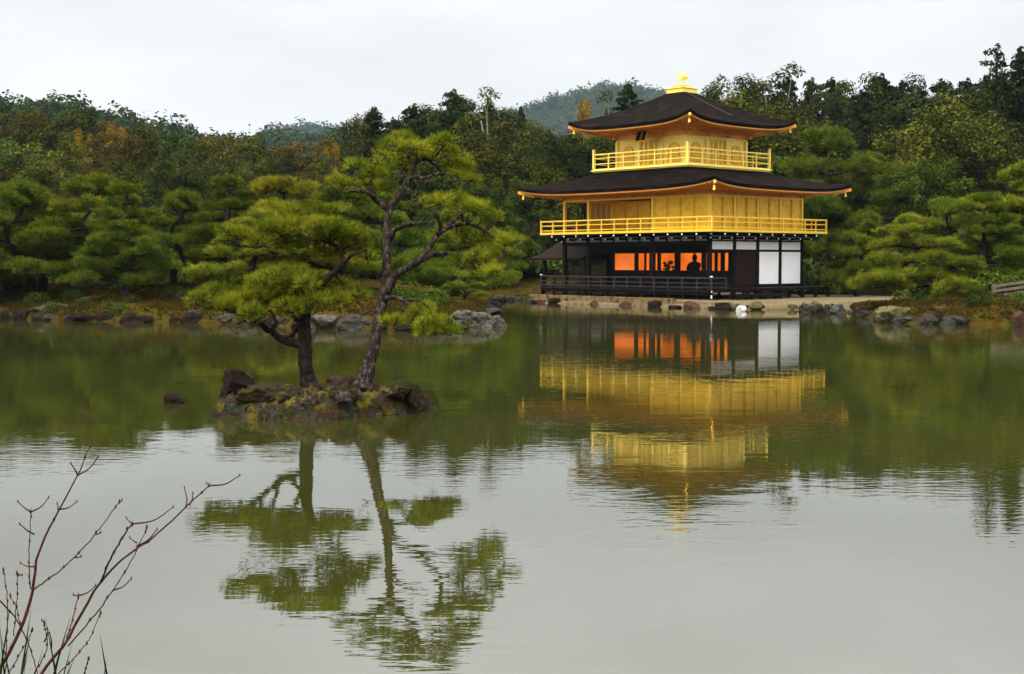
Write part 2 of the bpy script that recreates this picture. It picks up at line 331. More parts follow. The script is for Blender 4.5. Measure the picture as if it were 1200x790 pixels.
# ================================================================== golden pavilion
pv = empty('golden_pavilion', (PX, PY, 0), -YAW)
tag(pv, 'three-storey gold-leaf pavilion with dark shingle roofs standing on the pond shore', 'pavilion')
E2 = 1.11; CX, CY, H3, E3 = -W/2, D/2, 2.754, 1.061
def rail(x0, y0, x1, y1, zs, z0, zt, step, t_, mb, corner=0, skip_first=False):
    """a railing run: horizontal rails at the heights zs and posts between z0 and zt"""
    Ln = math.hypot(x1-x0, y1-y0); nseg = max(1, round(Ln/step))
    for i, z in enumerate(zs):
        k = t_*(1.15 if i == 0 else .8); mb.bar((x0, y0, z), (x1, y1, z), k, k)
    for i in range(1 if skip_first else 0, nseg+1):
        f = i/nseg; x, y = x0+(x1-x0)*f, y0+(y1-y0)*f; e = corner if i in (0, nseg) else 0
        mb.box(x-t_/2-e/9, x+t_/2+e/9, y-t_/2-e/9, y+t_/2+e/9, z0, zt+e)
# ---- first storey: columns
cb = MB(); cb.box(-.11, .11, -.11, .11, .5, 4.17)
proto = None
def column(x, y, mb, mt):
    o = mb.build('column', mt, pv); o.location = (x, y, 0); return o
spots = [(0, 0), (0, K), (0, 2*K), (0, 3*K), (0, 4*K), (-2*K, 0), (-4.5*K, 0), (-5.5*K, 0), (-5.5*K, K), (-5.5*K, 2*K), (-5.5*K, 3*K), (-5.5*K, 4*K), (-2*K, 4*K), (-4*K, 4*K)]
c0 = column(*spots[0], cb, M['dark_wood'])
for x, y in spots[1:]:
    c = c0.copy(); col.objects.link(c); c.parent = pv; c.location = (x, y, 0)
# ---- first storey: veranda deck and railing
vb = MB(); vb.box(-W-1.1, 1.1, -1.1, -.12, .84, .95); vb.box(-W-1.1, -.12, -.115, K-.12, .835, .945); vb.box(-W-1.1, -W-.12, K-.115, D, .838, .948)
vb.box(-.115, 1.1, -.115, .25, .836, .946)
for x in np.arange(-W-1, 1.05, K/2): vb.box(x-.07, x+.07, -1.06, -.92, .45, .838)
vb.box(-W-1.05, 1.05, -1.02, -.9, .70, .833)
ver = vb.build('veranda', M['dark_wood'], pv, bevel=.006)
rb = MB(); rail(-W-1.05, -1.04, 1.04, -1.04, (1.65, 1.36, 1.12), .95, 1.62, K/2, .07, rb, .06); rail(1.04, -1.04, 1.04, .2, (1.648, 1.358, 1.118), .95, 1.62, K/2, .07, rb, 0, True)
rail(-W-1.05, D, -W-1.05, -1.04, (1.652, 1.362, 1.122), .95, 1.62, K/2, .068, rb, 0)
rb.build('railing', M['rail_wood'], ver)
for a in ((-W-1.105, -W-.995, -1.095, -.985, 1.70, 1.76), (.985, 1.095, -1.095, -.985, 1.70, 1.76), (1.07, 1.115, -1.125, -1.055, .52, .70), (1.102, 1.13, -1.125, -1.08, .86, .94)):
    cap = MB(); cap.box(*a); cap.build('metal_cap', M['white_metal'], ver)
# ---- first storey: walls behind the open veranda, with half shutters below the lit openings
def px_on(y, px, z=2.5):
    """local x of the point of the wall plane y=const that the photo shows at column px"""
    lo, hi = -16., 4.
    for _ in range(50):
        m_ = (lo+hi)/2; p_ = pav(m_, y, z); q = 600+F*p_.x/(p_.y*CT-(p_.z-CAMZ)*ST)
        lo, hi = (m_, hi) if q < px else (lo, m_)
    return lo
ZO0, ZO1 = 2.03, 3.05
wl = MB(); wl.box(-4.5*K, 0, K-.05, K+.05, .95, ZO0); wl.box(-5.5*K, 0, K-.051, K+.051, ZO1, 4.15)
opens = [(px_on(K, a), px_on(K, b_)) for a, b_ in ((720, 744), (746, 755.5), (757, 761.5), (766, 771), (774, 791), (797, 822.5), (827, 838), (840.5, 845), (849, 854))]
prev = -4.5*K
for a, b_ in opens: wl.box(prev, a, K-.052, K+.052, ZO0, ZO1); prev = b_
wl.box(prev, 0, K-.052, K+.052, ZO0, ZO1)
wl.build('south_wall', M['dark_wood'], pv)
lt = MB(); lt.box(-W+.6, -.3, K+2.3, K+2.36, 1.2, 3.6); lt.build('lit_screen', M['lit_paper'], pv)
lt = MB(); lt.box(opens[0][0]-.12, opens[0][1]+.05, K+.10, K+.13, 1.9, 3.2); lt.build('lit_screen', M['lit_paper'], pv)
fl = MB(); fl.box(-W, -.13, K+.06, D-.06, .85, .95); fl.box(-W, -.13, -.1, D-.06, 4.06, 4.14)
fl.box(-W+.05, -.13, D-.06, D+.05, .95, 4.05); fl.box(-4.5*K-.05, -4.5*K+.05, K+.06, D-.1, .95, 4.05)
fl.build('inner_room', M['dark_wood'], pv)
bm_ = MB()
bm_.box(-W-.1, .1, -.085, .085, 3.50, 3.72); bm_.box(-.086, .086, .1, D, 3.702, 3.76); bm_.box(-.08, .08, .1, D, 3.14, 3.25)
bm_.box(-W-.1, .1, -.088, .088, 4.02, 4.17); bm_.box(-.089, .089, .1, D, 4.022, 4.172)
bm_.box(-.09, .09, .12, D-.12, .95, 1.22)
for b_ in range(1, 4): bm_.box(-.084, .084, b_*K-.07, b_*K+.07, 1.22, 3.14)
bm_.build('beam', M['dark_wood'], pv)
# white sliding panels and transoms of the east face
for b_ in range(4):
    q = MB(); q.box(-.02, .05, b_*K+.13, (b_+1)*K-.13, 3.24, 3.705); q.build('transom_panel', M['plaster'], pv)
    if b_ >= 2:
        q = MB(); q.box(-.02, .05, b_*K+.10, (b_+1)*K-.10, 1.25, 3.12); q.build('white_panel', M['plaster'], pv)
q = MB(); q.box(-.04, .045, K+.1, 2*K-.1, 1.22, 3.14)
for i in range(1, 6): y = K+.1+i*(K-.2)/6; q.box(.045, .06, y-.02, y+.02, 1.22, 3.14)
q.build('plank_door', M['brown_wood'], pv)
q = MB(); q.box(-.03, .04, .1, K-.1, .95, 1.3); q.build('low_wall', M['dark_wood'], pv)
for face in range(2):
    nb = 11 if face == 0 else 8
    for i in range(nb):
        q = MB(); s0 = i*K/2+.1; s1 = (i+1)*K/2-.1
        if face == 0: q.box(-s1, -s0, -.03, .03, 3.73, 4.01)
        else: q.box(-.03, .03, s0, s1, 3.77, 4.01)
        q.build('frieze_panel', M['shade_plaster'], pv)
# brackets carrying the balcony, each with white-painted ends
def bracket(x, y, dx, dy):
    q = MB(); q.bar((x, y, 4.09), (x+dx*1.0, y+dy*1.0, 4.09), .11, .13); q.bar((x, y, 3.89), (x+dx*.62, y+dy*.62, 3.89), .11, .13)
    b_ = q.build('bracket', M['dark_wood'], pv)
    for r_, z in ((1.002, 4.09), (.622, 3.89)):
        q = MB(); q.bar((x+dx*r_, y+dy*r_, z), (x+dx*(r_+.028), y+dy*(r_+.028), z), .08, .085); q.build('white_tip', M['white_metal'], b_)
for i in range(12): bracket(-i*K/2, -.1, 0, -1)
for i in range(9): bracket(.1, i*K/2, 1, 0)
bracket(.1, -.1, .72, -.72)
# plank steps along the east side
for nm, a in (('plank_bench', (.26, 1.35, .27, D+1.1, .98, 1.06)), ('low_step', (1.42, 1.95, .0, 4.6, .68, .76))):
    q = MB(); q.box(*a)
    for y in np.arange(a[2]+.15, a[3], 1.3):
        q.box(a[1]-.16, a[1]-.04, y-.06, y+.06, .4, a[4]); q.box(a[0]+.06, a[0]+.18, y-.06, y+.06, .4, a[4])
    q.box(a[1]-.05, a[1]-.01, a[2]+.05, a[3]-.05, a[4]-.1, a[4]-.003)
    q.build(nm, M['dark_wood'], pv)
# ---- second storey
q = MB(); q.box(-W-E2, E2, -E2, D+E2, 4.20, 4.34); b2 = q.build('balcony', M['gold_trim'], pv, bevel=.008)
q = MB(); q.box(-W-E2+.05, E2-.05, -E2+.05, D+E2-.05, 4.176, 4.196); q.build('balcony_underside', M['dark_wood'], b2)
q = MB(); zs = (5.03, 4.76, 4.46); e = E2-.06
rail(-W-e, -e, e, -e, zs, 4.34, 5.0, K/2, .065, q, .08); rail(e, -e, e, D+e, [z-.003 for z in zs], 4.34, 5.0, K/2, .065, q, .078, True)
rail(-W-e, D+e, -W-e, -e, [z-.002 for z in zs], 4.34, 5.0, K/2, .063, q, .07); rail(e, D+e, -W-e, D+e, [z-.001 for z in zs], 4.34, 5.0, K/2, .064, q, .07, True)
q.build('balcony_railing', M['gold_trim'], b2)
cb = MB(); cb.box(-.085, .085, -.085, .085, 4.34, 6.24)
c0 = column(0, 0, cb, M['gold_trim'])
for x, y in [(0, i*K) for i in range(1, 5)]+[(-2*K, 0), (-4.5*K, 0), (-5.5*K, 0), (-5.5*K, K), (-5.5*K, 2*K), (-5.5*K, 3*K), (-5.5*K, 4*K), (-4.5*K, K), (-4.5*K, 4*K), (-2*K, 4*K)]:
    c = c0.copy(); col.objects.link(c); c.parent = pv; c.location = (x, y, 0)
def gold_wall(x0, y0, x1, y1, z0, z1, name='gold_wall', splits=4, mt='gold', slats=0, nx_=0, ny_=0):
    """boards with open joints between them in front of a thin backing; slats are narrow louvre strips"""
    q = MB(); L_ = math.hypot(x1-x0, y1-y0); g = .035/L_; at = lambda f: (x0+(x1-x0)*f, y0+(y1-y0)*f); zm = (z0+z1)/2; n_ = max(1, splits)
    q.bar((x0-nx_*.05, y0-ny_*.05, zm), (x1-nx_*.05, y1-ny_*.05, zm), .03, z1-z0)
    for i in range(n_):
        a, b_ = at(i/n_+g*.5*(i > 0)), at((i+1)/n_-g*.5*(i < n_-1)); q.bar((*a, zm), (*b_, zm), .05, z1-z0)
        if nx_ or ny_:
            for f in (i/n_+g*2.2, (i+1)/n_-g*2.2): c = at(f); q.bar((c[0]+nx_*.034, c[1]+ny_*.034, z0+.02), (c[0]+nx_*.034, c[1]+ny_*.034, z1-.02), .06, .03)
            for z in (z0+.06, z0+.62*(z1-z0), z1-.06): a2, b2_ = at(i/n_+g*2.2), at((i+1)/n_-g*2.2); q.bar((a2[0]+nx_*.036, a2[1]+ny_*.036, z), (b2_[0]+nx_*.036, b2_[1]+ny_*.036, z), .03, .05)
        for s_ in range(slats):
            z = z0+(s_+.5)*(z1-z0)/slats; a2, b2_ = at(i/n_+g*3), at((i+1)/n_-g*3); q.bar((a2[0]+nx_*.03, a2[1]+ny_*.03, z), (b2_[0]+nx_*.03, b2_[1]+ny_*.03, z), .02, (z1-z0)/slats*.5)
    return q.build(name, M[mt], pv)
gold_wall(-2*K+.09, 0, -.09, 0, 4.34, 6.26, 'gold_shutter', 4, 'gold', 14, 0, -1)
gold_wall(-2*K, .09, -2*K, K-.05, 4.34, 6.26)
gold_wall(-4.5*K, K, -2*K-.04, K, 4.34, 6.26, 'gold_wall', 5, 'gold', 0, 0, -1)
gold_wall(-4.5*K, .09, -4.5*K, K-.09, 4.34, 4.95, 'gold_wall', 1); 
q = MB()
for i in range(22): z = 4.98+i*.062; q.bar((-4.5*K, .09, z), (-4.5*K, K-.09, z), .05, .026)
for i in range(5): y = .1+i*(K-.2)/4; q.bar((-4.5*K+.002, y, 4.95), (-4.5*K+.002, y, 6.35), .03, .03)
q.build('lattice_window', M['gold_trim'], pv)
gold_wall(-4.5*K, K+.09, -4.5*K, 4*K, 4.34, 6.26); gold_wall(-4.5*K, 4*K, 0, 4*K, 4.34, 6.26)
for b_ in range(4): gold_wall(0, b_*K+.09, 0, (b_+1)*K-.09, 4.34, 6.26, 'gold_panel', 2, 'gold', 18, 1, 0)
q = MB(); q.box(-W-.09, .09, -.075, .075, 6.24, 6.32); q.box(-.076, .076, .09, D+.09, 6.238, 6.318); q.box(-W-.09, -.09, D-.075, D+.075, 6.239, 6.319); q.box(-W-.075, -W+.075, .09, D-.09, 6.237, 6.317)
q.build('wall_plate', M['gold_trim'], pv)

# ---- roofs: concave slopes with upturned corners
def roof_surface(ex, ey, tx, ty, cx, cy_, ze, zt, up, pw, thick, name, parent, soffit_in, soffit_z, fascia):
    n, mv = 36, 14
    def edge(u, side, hx, hy):
        if side == 0: return (u*hx, -hy)
        if side == 1: return (hx, u*hy)
        if side == 2: return (-u*hx, hy)
        return (-hx, -u*hy)
    us = np.sign(np.linspace(-1, 1, n+1))*(1-(1-np.abs(np.linspace(-1, 1, n+1)))**1.35)
    top, und, fas, rafts = MB(), MB(), MB(), MB()
    lift = lambda u, v: up*abs(u)**5*(1-v)**2+up*.25*abs(u)**2*(1-v)**2
    for side in range(4):
        V = []
        for j in range(mv+1):
            v = j/mv
            for u in us:
                hx, hy = ex+(tx-ex)*v, ey+(ty-ey)*v; x, y = edge(u, side, hx, hy)
                V.append((cx+x, cy_+y, ze+(zt-ze)*v**pw+lift(u, v)))
        # eave edge and underside of the shingle layer
        k0 = len(V)
        for u in us: x, y = edge(u, side, ex-.02, ey-.02); V.append((cx+x, cy_+y, ze-thick*.82+lift(u, 0)))
        for u in us: x, y = edge(u, side, ex-.22, ey-.22); V.append((cx+x, cy_+y, ze-thick+lift(u, 0)))
        Fc = [(j*(n+1)+i, j*(n+1)+i+1, (j+1)*(n+1)+i+1, (j+1)*(n+1)+i) for j in range(mv) for i in range(n)]
        Fc += [(i+1, i, k0+i, k0+i+1) for i in range(n)]+[(k0+i+1, k0+i, k0+n+1+i, k0+n+2+i) for i in range(n)]
        top.add(V, Fc)
        # gold fascia board under the eave
        V = []
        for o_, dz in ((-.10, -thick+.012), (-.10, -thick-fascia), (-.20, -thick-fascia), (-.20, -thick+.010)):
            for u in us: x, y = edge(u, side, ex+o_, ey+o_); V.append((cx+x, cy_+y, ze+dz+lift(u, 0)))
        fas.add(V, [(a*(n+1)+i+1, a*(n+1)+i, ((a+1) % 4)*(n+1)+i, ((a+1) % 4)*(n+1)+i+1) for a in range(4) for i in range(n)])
        # soffit from fascia to the wall
        V = []
        for f in np.linspace(0, 1, 5):
            for u in us:
                hx, hy = (ex-.2)*(1-f)+soffit_in[0]*f, (ey-.2)*(1-f)+soffit_in[1]*f; x, y = edge(u, side, hx, hy)
                V.append((cx+x, cy_+y, (ze-thick-fascia*.35+lift(u, 0))*(1-f)+soffit_z*f))
        und.add(V, [(j*(n+1)+i+1, j*(n+1)+i, (j+1)*(n+1)+i, (j+1)*(n+1)+i+1) for j in range(4) for i in range(n)])
        hl = (ex if side % 2 == 0 else ey); nr = int(hl*2/.3)
        for i in range(1, nr):
            u = -1+2*i/nr; a = edge(u, side, ex-.2, ey-.2)
            inn = soffit_in; b_ = edge(np.clip(u*hl/(inn[0] if side % 2 == 0 else inn[1]), -1, 1), side, *inn)
            za = ze-thick-fascia*.35+lift(u, 0)-.055
            rafts.bar((cx+a[0], cy_+a[1], za), (cx+b_[0], cy_+b_[1], soffit_z-.045), .075, .085)
    o = top.build(name, M['shingle'], parent, smooth=True)
    try: o.data.set_sharp_from_angle(angle=R(40))
    except Exception: pass
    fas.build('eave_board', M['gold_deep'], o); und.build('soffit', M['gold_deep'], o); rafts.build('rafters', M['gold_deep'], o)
    return o
O2, O3 = 2.1, 2.15
r2_ = roof_surface(W/2+O2, D/2+O2, 3.60, 3.60, CX, CY, 6.78, 7.96, .30, 1.12, .20, 'lower_roof', pv, (W/2+.06, D/2+.06), 6.66, .065)
r3_ = roof_surface(H3+O3, H3+O3, .62, .62, CX, CY, 10.60, 12.80, .40, 1.18, .21, 'upper_roof', pv, (H3+.06, H3+.06), 10.42, .06)
for r_, ex, ey, z in ((r2_, W/2+O2, D/2+O2, 6.78), (r3_, H3+O3, H3+O3, 10.60)):
    for a in (-1, 1):
        for b_ in (-1, 1):
            q = MB(); x, y = CX+a*(ex-.14), CY+b_*(ey-.14); up_ = .375 if r_ is r2_ else .5
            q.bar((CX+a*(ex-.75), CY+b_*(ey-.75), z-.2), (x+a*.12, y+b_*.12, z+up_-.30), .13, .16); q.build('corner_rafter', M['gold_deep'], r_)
            q = MB(); q.lathe([(.015, 0), (.05, -.1), (.07, -.22), (.085, -.26)], (x-a*.12, y-b_*.12, z+up_-.46), 8); q.build('wind_bell', M['gold_trim'], r_)
# ---- third storey
q = MB(); q.box(CX-H3-E3, CX+H3+E3, CY-H3-E3, CY+H3+E3, 7.985, 8.20); q.box(CX-H3-E3-.09, CX+H3+E3+.09, CY-H3-E3-.09, CY+H3+E3+.09, 8.06, 8.13)
b3 = q.build('balcony', M['gold_pale'], pv, bevel=.008)
q = MB(); e = E3-.05; z3 = (9.08, 8.84, 8.5)
x0, x1, y0, y1 = CX-H3-e, CX+H3+e, CY-H3-e, CY+H3+e
rail(x0, y0, x1, y0, z3, 8.2, 9.05, 1.27, .06, q, .34); rail(x1, y0, x1, y1, [z-.003 for z in z3], 8.2, 9.05, 1.27, .06, q, .338, True)
rail(x1, y1, x0, y1, [z-.001 for z in z3], 8.2, 9.05, 1.27, .058, q, .33, True); rail(x0, y1, x0, y0, [z-.002 for z in z3], 8.2, 9.05, 1.27, .059, q, .33, True)
q.build('balcony_railing', M['gold_pale'], b3)
cb = MB(); cb.box(-.09, .09, -.09, .09, 8.2, 9.84); c0 = None
for i in range(4):
    for j in range(4):
        if i in (0, 3) or j in (0, 3):
            x, y = CX-H3+i*2*H3/3, CY-H3+j*2*H3/3
            if c0 is None: c0 = column(x, y, cb, M['gold_pale'])
            else: c = c0.copy(); col.objects.link(c); c.parent = pv; c.location = (x, y, 0)
q = MB(); q.box(CX-H3+.02, CX+H3-.02, CY-H3+.02, CY+H3-.02, 8.2, 9.86); q.build('gold_wall', M['gold_pale'], pv)
def frieze(x0, x1, y0, y1, z0, z1, step, reach):
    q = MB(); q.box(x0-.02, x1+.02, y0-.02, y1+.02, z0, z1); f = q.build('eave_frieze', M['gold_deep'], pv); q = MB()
    for a, b_, c, nx_, ny_ in ((x0, x1, y0, 0, -1), (y0, y1, x1, 1, 0)):
        for i in range(round((b_-a)/step)+1):
            t_ = a+(b_-a)*i/round((b_-a)/step); p_ = (t_, c, z0+.1) if ny_ else (c, t_, z0+.1)
            for k_ in (0, 1): q.bar((p_[0], p_[1], p_[2]+k_*(z1-z0)*.4), (p_[0]+nx_*reach*(.5+.5*k_), p_[1]+ny_*reach*(.5+.5*k_), p_[2]+k_*(z1-z0)*.4), .12, .13)
        r_ = reach*.9
        if ny_: q.bar((a-r_, c-r_, z1-.12), (b_+r_, c-r_, z1-.12), .11, .13)
        else: q.bar((c+r_, a-r_, z1-.122), (c+r_, b_+r_, z1-.122), .11, .13)
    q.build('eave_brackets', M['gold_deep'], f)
frieze(CX-H3, CX+H3, CY-H3, CY+H3, 9.92, 10.44, H3/1.5, .8)
frieze(-W, 0, 0, D, 6.32, 6.70, K, .7)
q = MB()
for s_ in (-1, 1):
    q.box(CX-H3-.05, CX+H3+.05, CY+s_*H3-.05, CY+s_*H3+.05, 9.84, 9.92); q.box(CX+s_*H3-.052, CX+s_*H3+.052, CY-H3, CY+H3, 9.838, 9.918)
q.build('wall_plate', M['gold_pale'], pv)
def arch_outline(w_, h, n=10):
    """bell-shaped window outline, flaring a little at the foot"""
    P = [(-w_*.56, 0), (-w_*.5, h*.3), (-w_*.48, h*.55)]
    for i in range(1, n): a = math.pi*(1-i/n); P.append((w_*.48*math.cos(a), h*.55+h*.45*math.sin(a)**.8))
    return P+[(w_*.48, h*.55), (w_*.5, h*.3), (w_*.56, 0)]
def on_face(face, s_, z, out_):
    """point of the third-storey south or east wall: s_ along it, out_ in front of it"""
    return (CX+s_, CY-H3-out_, z) if face == 0 else (CX+H3+out_, CY+s_, z)
def arched_window(face, s_):
    P = arch_outline(.92, 1.12); z0 = 8.42; n_ = len(P)
    q = MB(); V = []
    for k, o_ in ((1., .05), (1., -.03), (.87, -.03), (.87, .05)):
        for a, b_ in P: V.append(on_face(face, s_+a*k, z0+(b_ if k == 1 else .03+b_*.86), o_))
    Fc = [(a*n_+i, a*n_+(i+1) % n_, ((a+1) % 4)*n_+(i+1) % n_, ((a+1) % 4)*n_+i) for a in range(4) for i in range(n_)]
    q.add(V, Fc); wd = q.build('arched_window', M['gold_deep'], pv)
    q = MB(); V = [on_face(face, s_+a*.87, z0+.03+b_*.86, .0) for a, b_ in P]; q.add(V, [tuple(range(n_))])
    q.build('pane', M['gold_pale'], wd)
    q = MB()
    for i in range(-3, 4): x = s_+i*.1; q.bar(on_face(face, x, z0+.04, .02), on_face(face, x, z0+.98-abs(i)*.07, .02), .03, .03)
    for i in range(4): z = z0+.15+i*.2; q.bar(on_face(face, s_-.37, z, .022), on_face(face, s_+.37, z, .022), .03, .03)
    q.build('lattice', M['gold_trim'], wd)
for face in (0, 1):
    for s_ in (-2*H3/3, 2*H3/3): arched_window(face, s_)
    for sgn in (-1, 1):
        q = MB(); a, b_ = sorted((sgn*.03, sgn*.80))
        for (c, d__, z0, z1, o_) in ((a, a+.06, 8.3, 9.78, .04), (b_-.06, b_, 8.3, 9.78, .04), ((a+b_)/2-.03, (a+b_)/2+.03, 8.3, 9.78, .04), (a, b_, 8.3, 8.37, .042), (a, b_, 9.71, 9.78, .042), (a, b_, 9.15, 9.21, .041), (a, b_, 8.72, 8.77, .041)):
            q.bar(on_face(face, c, (z0+z1)/2, o_), on_face(face, d__, (z0+z1)/2, o_), .05, z1-z0)
        q.build('panel_door', M['gold'], pv)
# name board under the eave
q = MB(); q.box(-.42, .42, -.03, .03, -.36, .36); nb_ = q.build('name_board', M['dark_wood'], pv); nb_.location = (CX, CY-H3-.80, 10.0); nb_.rotation_euler = (R(-22), 0, 0)
q = MB()
for a in (-.42, .42): q.bar((a, -.035, -.38), (a, -.035, .38), .07, .05)
for a in (-.36, .36): q.bar((-.44, -.036, a), (.44, -.036, a), .05, .06)
q.build('board_frame', M['gold_trim'], nb_)
tcu = bpy.data.curves.new('lettering', 'FONT'); tcu.body = '究\n竟\n頂'; tcu.size = .2; tcu.space_line = .95; tcu.align_x = 'CENTER'; tcu.align_y = 'CENTER'; tcu.extrude = .004
to = bpy.data.objects.new('lettering', tcu); col.objects.link(to); to.parent = nb_; to.location = (0, -.034, 0); to.rotation_euler = (R(90), 0, 0); tcu.materials.append(M['gold_trim'])
lm = bpy.data.meshes.new_from_object(to); bpy.data.objects.remove(to); to = bpy.data.objects.new('lettering', lm); col.objects.link(to); to.parent = nb_; to.location = (0, -.034, 0); to.rotation_euler = (R(90), 0, 0)
if not lm.materials: lm.materials.append(M['gold_trim'])
# ridge ornament, phoenix and lightning cable
q = MB(); q.box(CX-.66, CX+.66, CY-.66, CY+.66, 12.74, 13.02); q.box(CX-.72, CX+.72, CY-.72, CY+.72, 13.02, 13.08); q.box(CX-.42, CX+.42, CY-.42, CY+.42, 13.08, 13.22); q.box(CX-.47, CX+.47, CY-.47, CY+.47, 13.22, 13.26)
q.build('roof_crown', M['gold_pale'], pv, bevel=.01)
def arc(*P, n=14):
    P = [np.array(p_, float) for p_ in P]; T = np.linspace(0, 1, n); k = len(P)-1
    return np.array([sum(math.comb(k, i)*(1-t_)**(k-i)*t_**i*P[i] for i in range(k+1)) for t_ in T])
q = MB()   # bird faces -X (towards the left of the photo), tail sweeping up behind
for s_ in (-.07, .07):
    q.tube(arc((0, s_, 0), (.02, s_, .2), (.05, s_*.8, .42)), np.linspace(.022, .05, 14), 6)
    for a in (-.09, 0, .09): q.tube([(0, s_, .02), (-.12, s_+a*.6, .0)], [.02, .008], 5)
q.tube(arc((-.20, 0, .62), (-.10, 0, .46), (.12, 0, .38), (.28, 0, .52)), [.06, .10, .13, .15, .16, .165, .165, .16, .15, .135, .12, .10, .08, .05], 9)
q.tube(arc((-.12, 0, .52), (-.30, 0, .66), (-.16, 0, .82), (-.20, 0, 1.0)), np.linspace(.10, .05, 14), 8)
q.tube(arc((-.19, 0, .97), (-.20, 0, 1.02), (-.25, 0, 1.03), (-.27, 0, 1.01)), [.05, .065, .07, .072, .072, .07, .066, .06, .055, .05, .045, .04, .035, .03], 8)
q.tube([(-.26, 0, 1.01), (-.36, 0, .985)], [.03, .006], 6)
for a in range(3): q.tube(arc((-.2, 0, 1.06), (-.17+.04*a, 0, 1.14), (-.12+.05*a, 0, 1.17-.03*a)), np.linspace(.018, .008, 14), 5)
for i, (dx, dz) in enumerate(((.30, .95), (.38, .85), (.45, .72), (.48, .58), (.44, .46))):
    for s_ in (-1, 1):
        P = arc((.22, s_*.03, .5), (.36, s_*.06*(i+1)/2, .55+.05*i), (dx, s_*.05*(i+1), dz)); q.tube(P, [.05]*4+[.055]*5+[.045, .04, .03, .02, .01], 6)
for s_ in (-1, 1):
    for i in range(5):
        P = arc((.02+.03*i, s_*.13, .5), (.05+.06*i, s_*(.22+.03*i), .62), (.12+.08*i, s_*(.24+.03*i), .86-.07*i)); q.tube(P, [.04]*6+[.045]*4+[.035, .03, .02, .01], 5)
ph = q.build('phoenix', M['gold_pale'], pv, smooth=True); ph.location = (CX, CY, 13.25); ph.rotation_euler = (0, 0, R(35)); ph.scale = (.86, .86, .86)
q = MB(); P = []
for v in np.linspace(.02, .70, 16):
    h_ = .62+(H3+O3-.62)*v; y_ = -h_; x_ = h_*(1-.28)   # down the east slope, near its south corner
    P.append((CX+h_+.02, CY-.5+1.2*v, 10.60+2.2*(1-v)**1.18+.05))
q.tube(P, .014, 5); q.build('roof_cable', M['grey_wood'], pv)
# ---- fishing porch on the west side
po = MB(); PX0, PX1, PY0, PY1 = -W-4.6, -W-.25, 2.0, 4.6
poz = 1.0
for x in (PX0+.3, PX0+2.2, PX1-.2):
    for y in (PY0+.3, PY1-.3): po.box(x-.08, x+.08, y-.08, y+.08, -.6, 2.95)
po.box(PX0+.1, PX1, PY0+.1, PY1-.1, .86, .96); po.box(PX0+.2, PX1, PY0+.24, PY0+.36, 2.72, 2.86); po.box(PX0+.2, PX1, PY1-.36, PY1-.24, 2.72, 2.86)
for x in (PX0+.3, ): po.box(x-.06, x+.06, PY0+.3, PY1-.3, 2.721, 2.861)
p_o = po.build('fishing_porch', M['dark_wood'], pv)
q = MB(); rail(PX0+.2, PY0+.2, PX1, PY0+.2, (1.6, 1.32), .96, 1.58, 1.0, .06, q); rail(PX0+.2, PY1-.2, PX0+.2, PY0+.2, (1.598, 1.318), .96, 1.58, 1.0, .058, q); q.build('railing', M['dark_wood'], p_o)
q = MB(); cx_, cy_ = (PX0+PX1)/2, (PY0+PY1)/2; hy = (PY1-PY0)/2+.45
for s_ in (-1, 1):
    V = []; prof = [(hy, 2.78), (hy*.7, 3.02), (hy*.38, 3.36), (.0, 3.82)]
    for x in (PX0-.35, PX1+.15):
        for a, z in prof: V.append((x+(0.9*(1-a/hy) if x < cx_ else 0), cy_+s_*a, z))
        for a, z in prof[::-1]: V.append((x+(0.9*(1-a/hy) if x < cx_ else 0), cy_+s_*a, z-.13))
    q.add(V, [(i, i+1, 9+i, 8+i) for i in range(7)]+[(7, 0, 8, 15), tuple(range(8)), tuple(range(15, 7, -1))])
V = [(PX0-.35, cy_-hy, 2.78), (PX0-.35, cy_+hy, 2.78), (PX0+.55, cy_, 3.80)]; q.add(V+[(a, b_, c-.1) for a, b_, c in V], [(0, 1, 2), (3, 5, 4), (0, 3, 4, 1)])
q.build('porch_roof', mat('brown porch shingles', (.008, .005, .004), .85, 0, (.02, .012, .009), 8, .6, 30, .03), p_o)
q = MB(); q.box(PX0+.9, PX1-.2, cy_-.12, cy_+.12, 3.80, 3.90); q.build('ridge_cap', mat('pale ridge', (.16, .17, .19), .5), p_o)

# ---- figures and flowers silhouetted inside the lit hall
def seated(x, y, s_):
    q = MB()
    q.lathe([(.62, 0), (.66, .08), (.60, .2), (.48, .34), (.40, .55), (.38, .8), (.40, .98), (.33, 1.08), (.13, 1.15), (.12, 1.22), (.17, 1.30), (.19, 1.42), (.15, 1.54), (.07, 1.60), (.05, 1.70), (.01, 1.76)], (0, 0, .0), 14, 1, .72)
    for a in (-1, 1): q.tube(arc((a*.36, 0, .98), (a*.56, -.1, .7), (a*.30, -.34, .50), (0, -.38, .46)), np.linspace(.12, .07, 14), 7)
    q.lathe([(.75, -.5), (.75, -.4), (.62, -.36), (.62, -.12), (.72, -.06), (.72, 0)], (0, 0, 0), 14, 1, .8)
    o = q.build('seated_statue', M['brown_wood'], None, smooth=True); o.location = pav(x, y, 1.47); o.rotation_euler = (0, 0, -YAW); o.scale = (s_, s_, s_)
    tag(o, 'dark robed statue seated against the orange light inside the hall', 'statue'); return o
seated(px_on(K+1.3, 814), K+1.3, .95)
q = MB(); q.lathe([(.3, 0), (.32, .06), (.1, .12), (.09, .7), (.28, .76), (.28, .8), (.10, .84), (.16, 1.0), (.12, 1.14), (.15, 1.18)], (0, 0, 0), 12)
rng = random.Random(5)
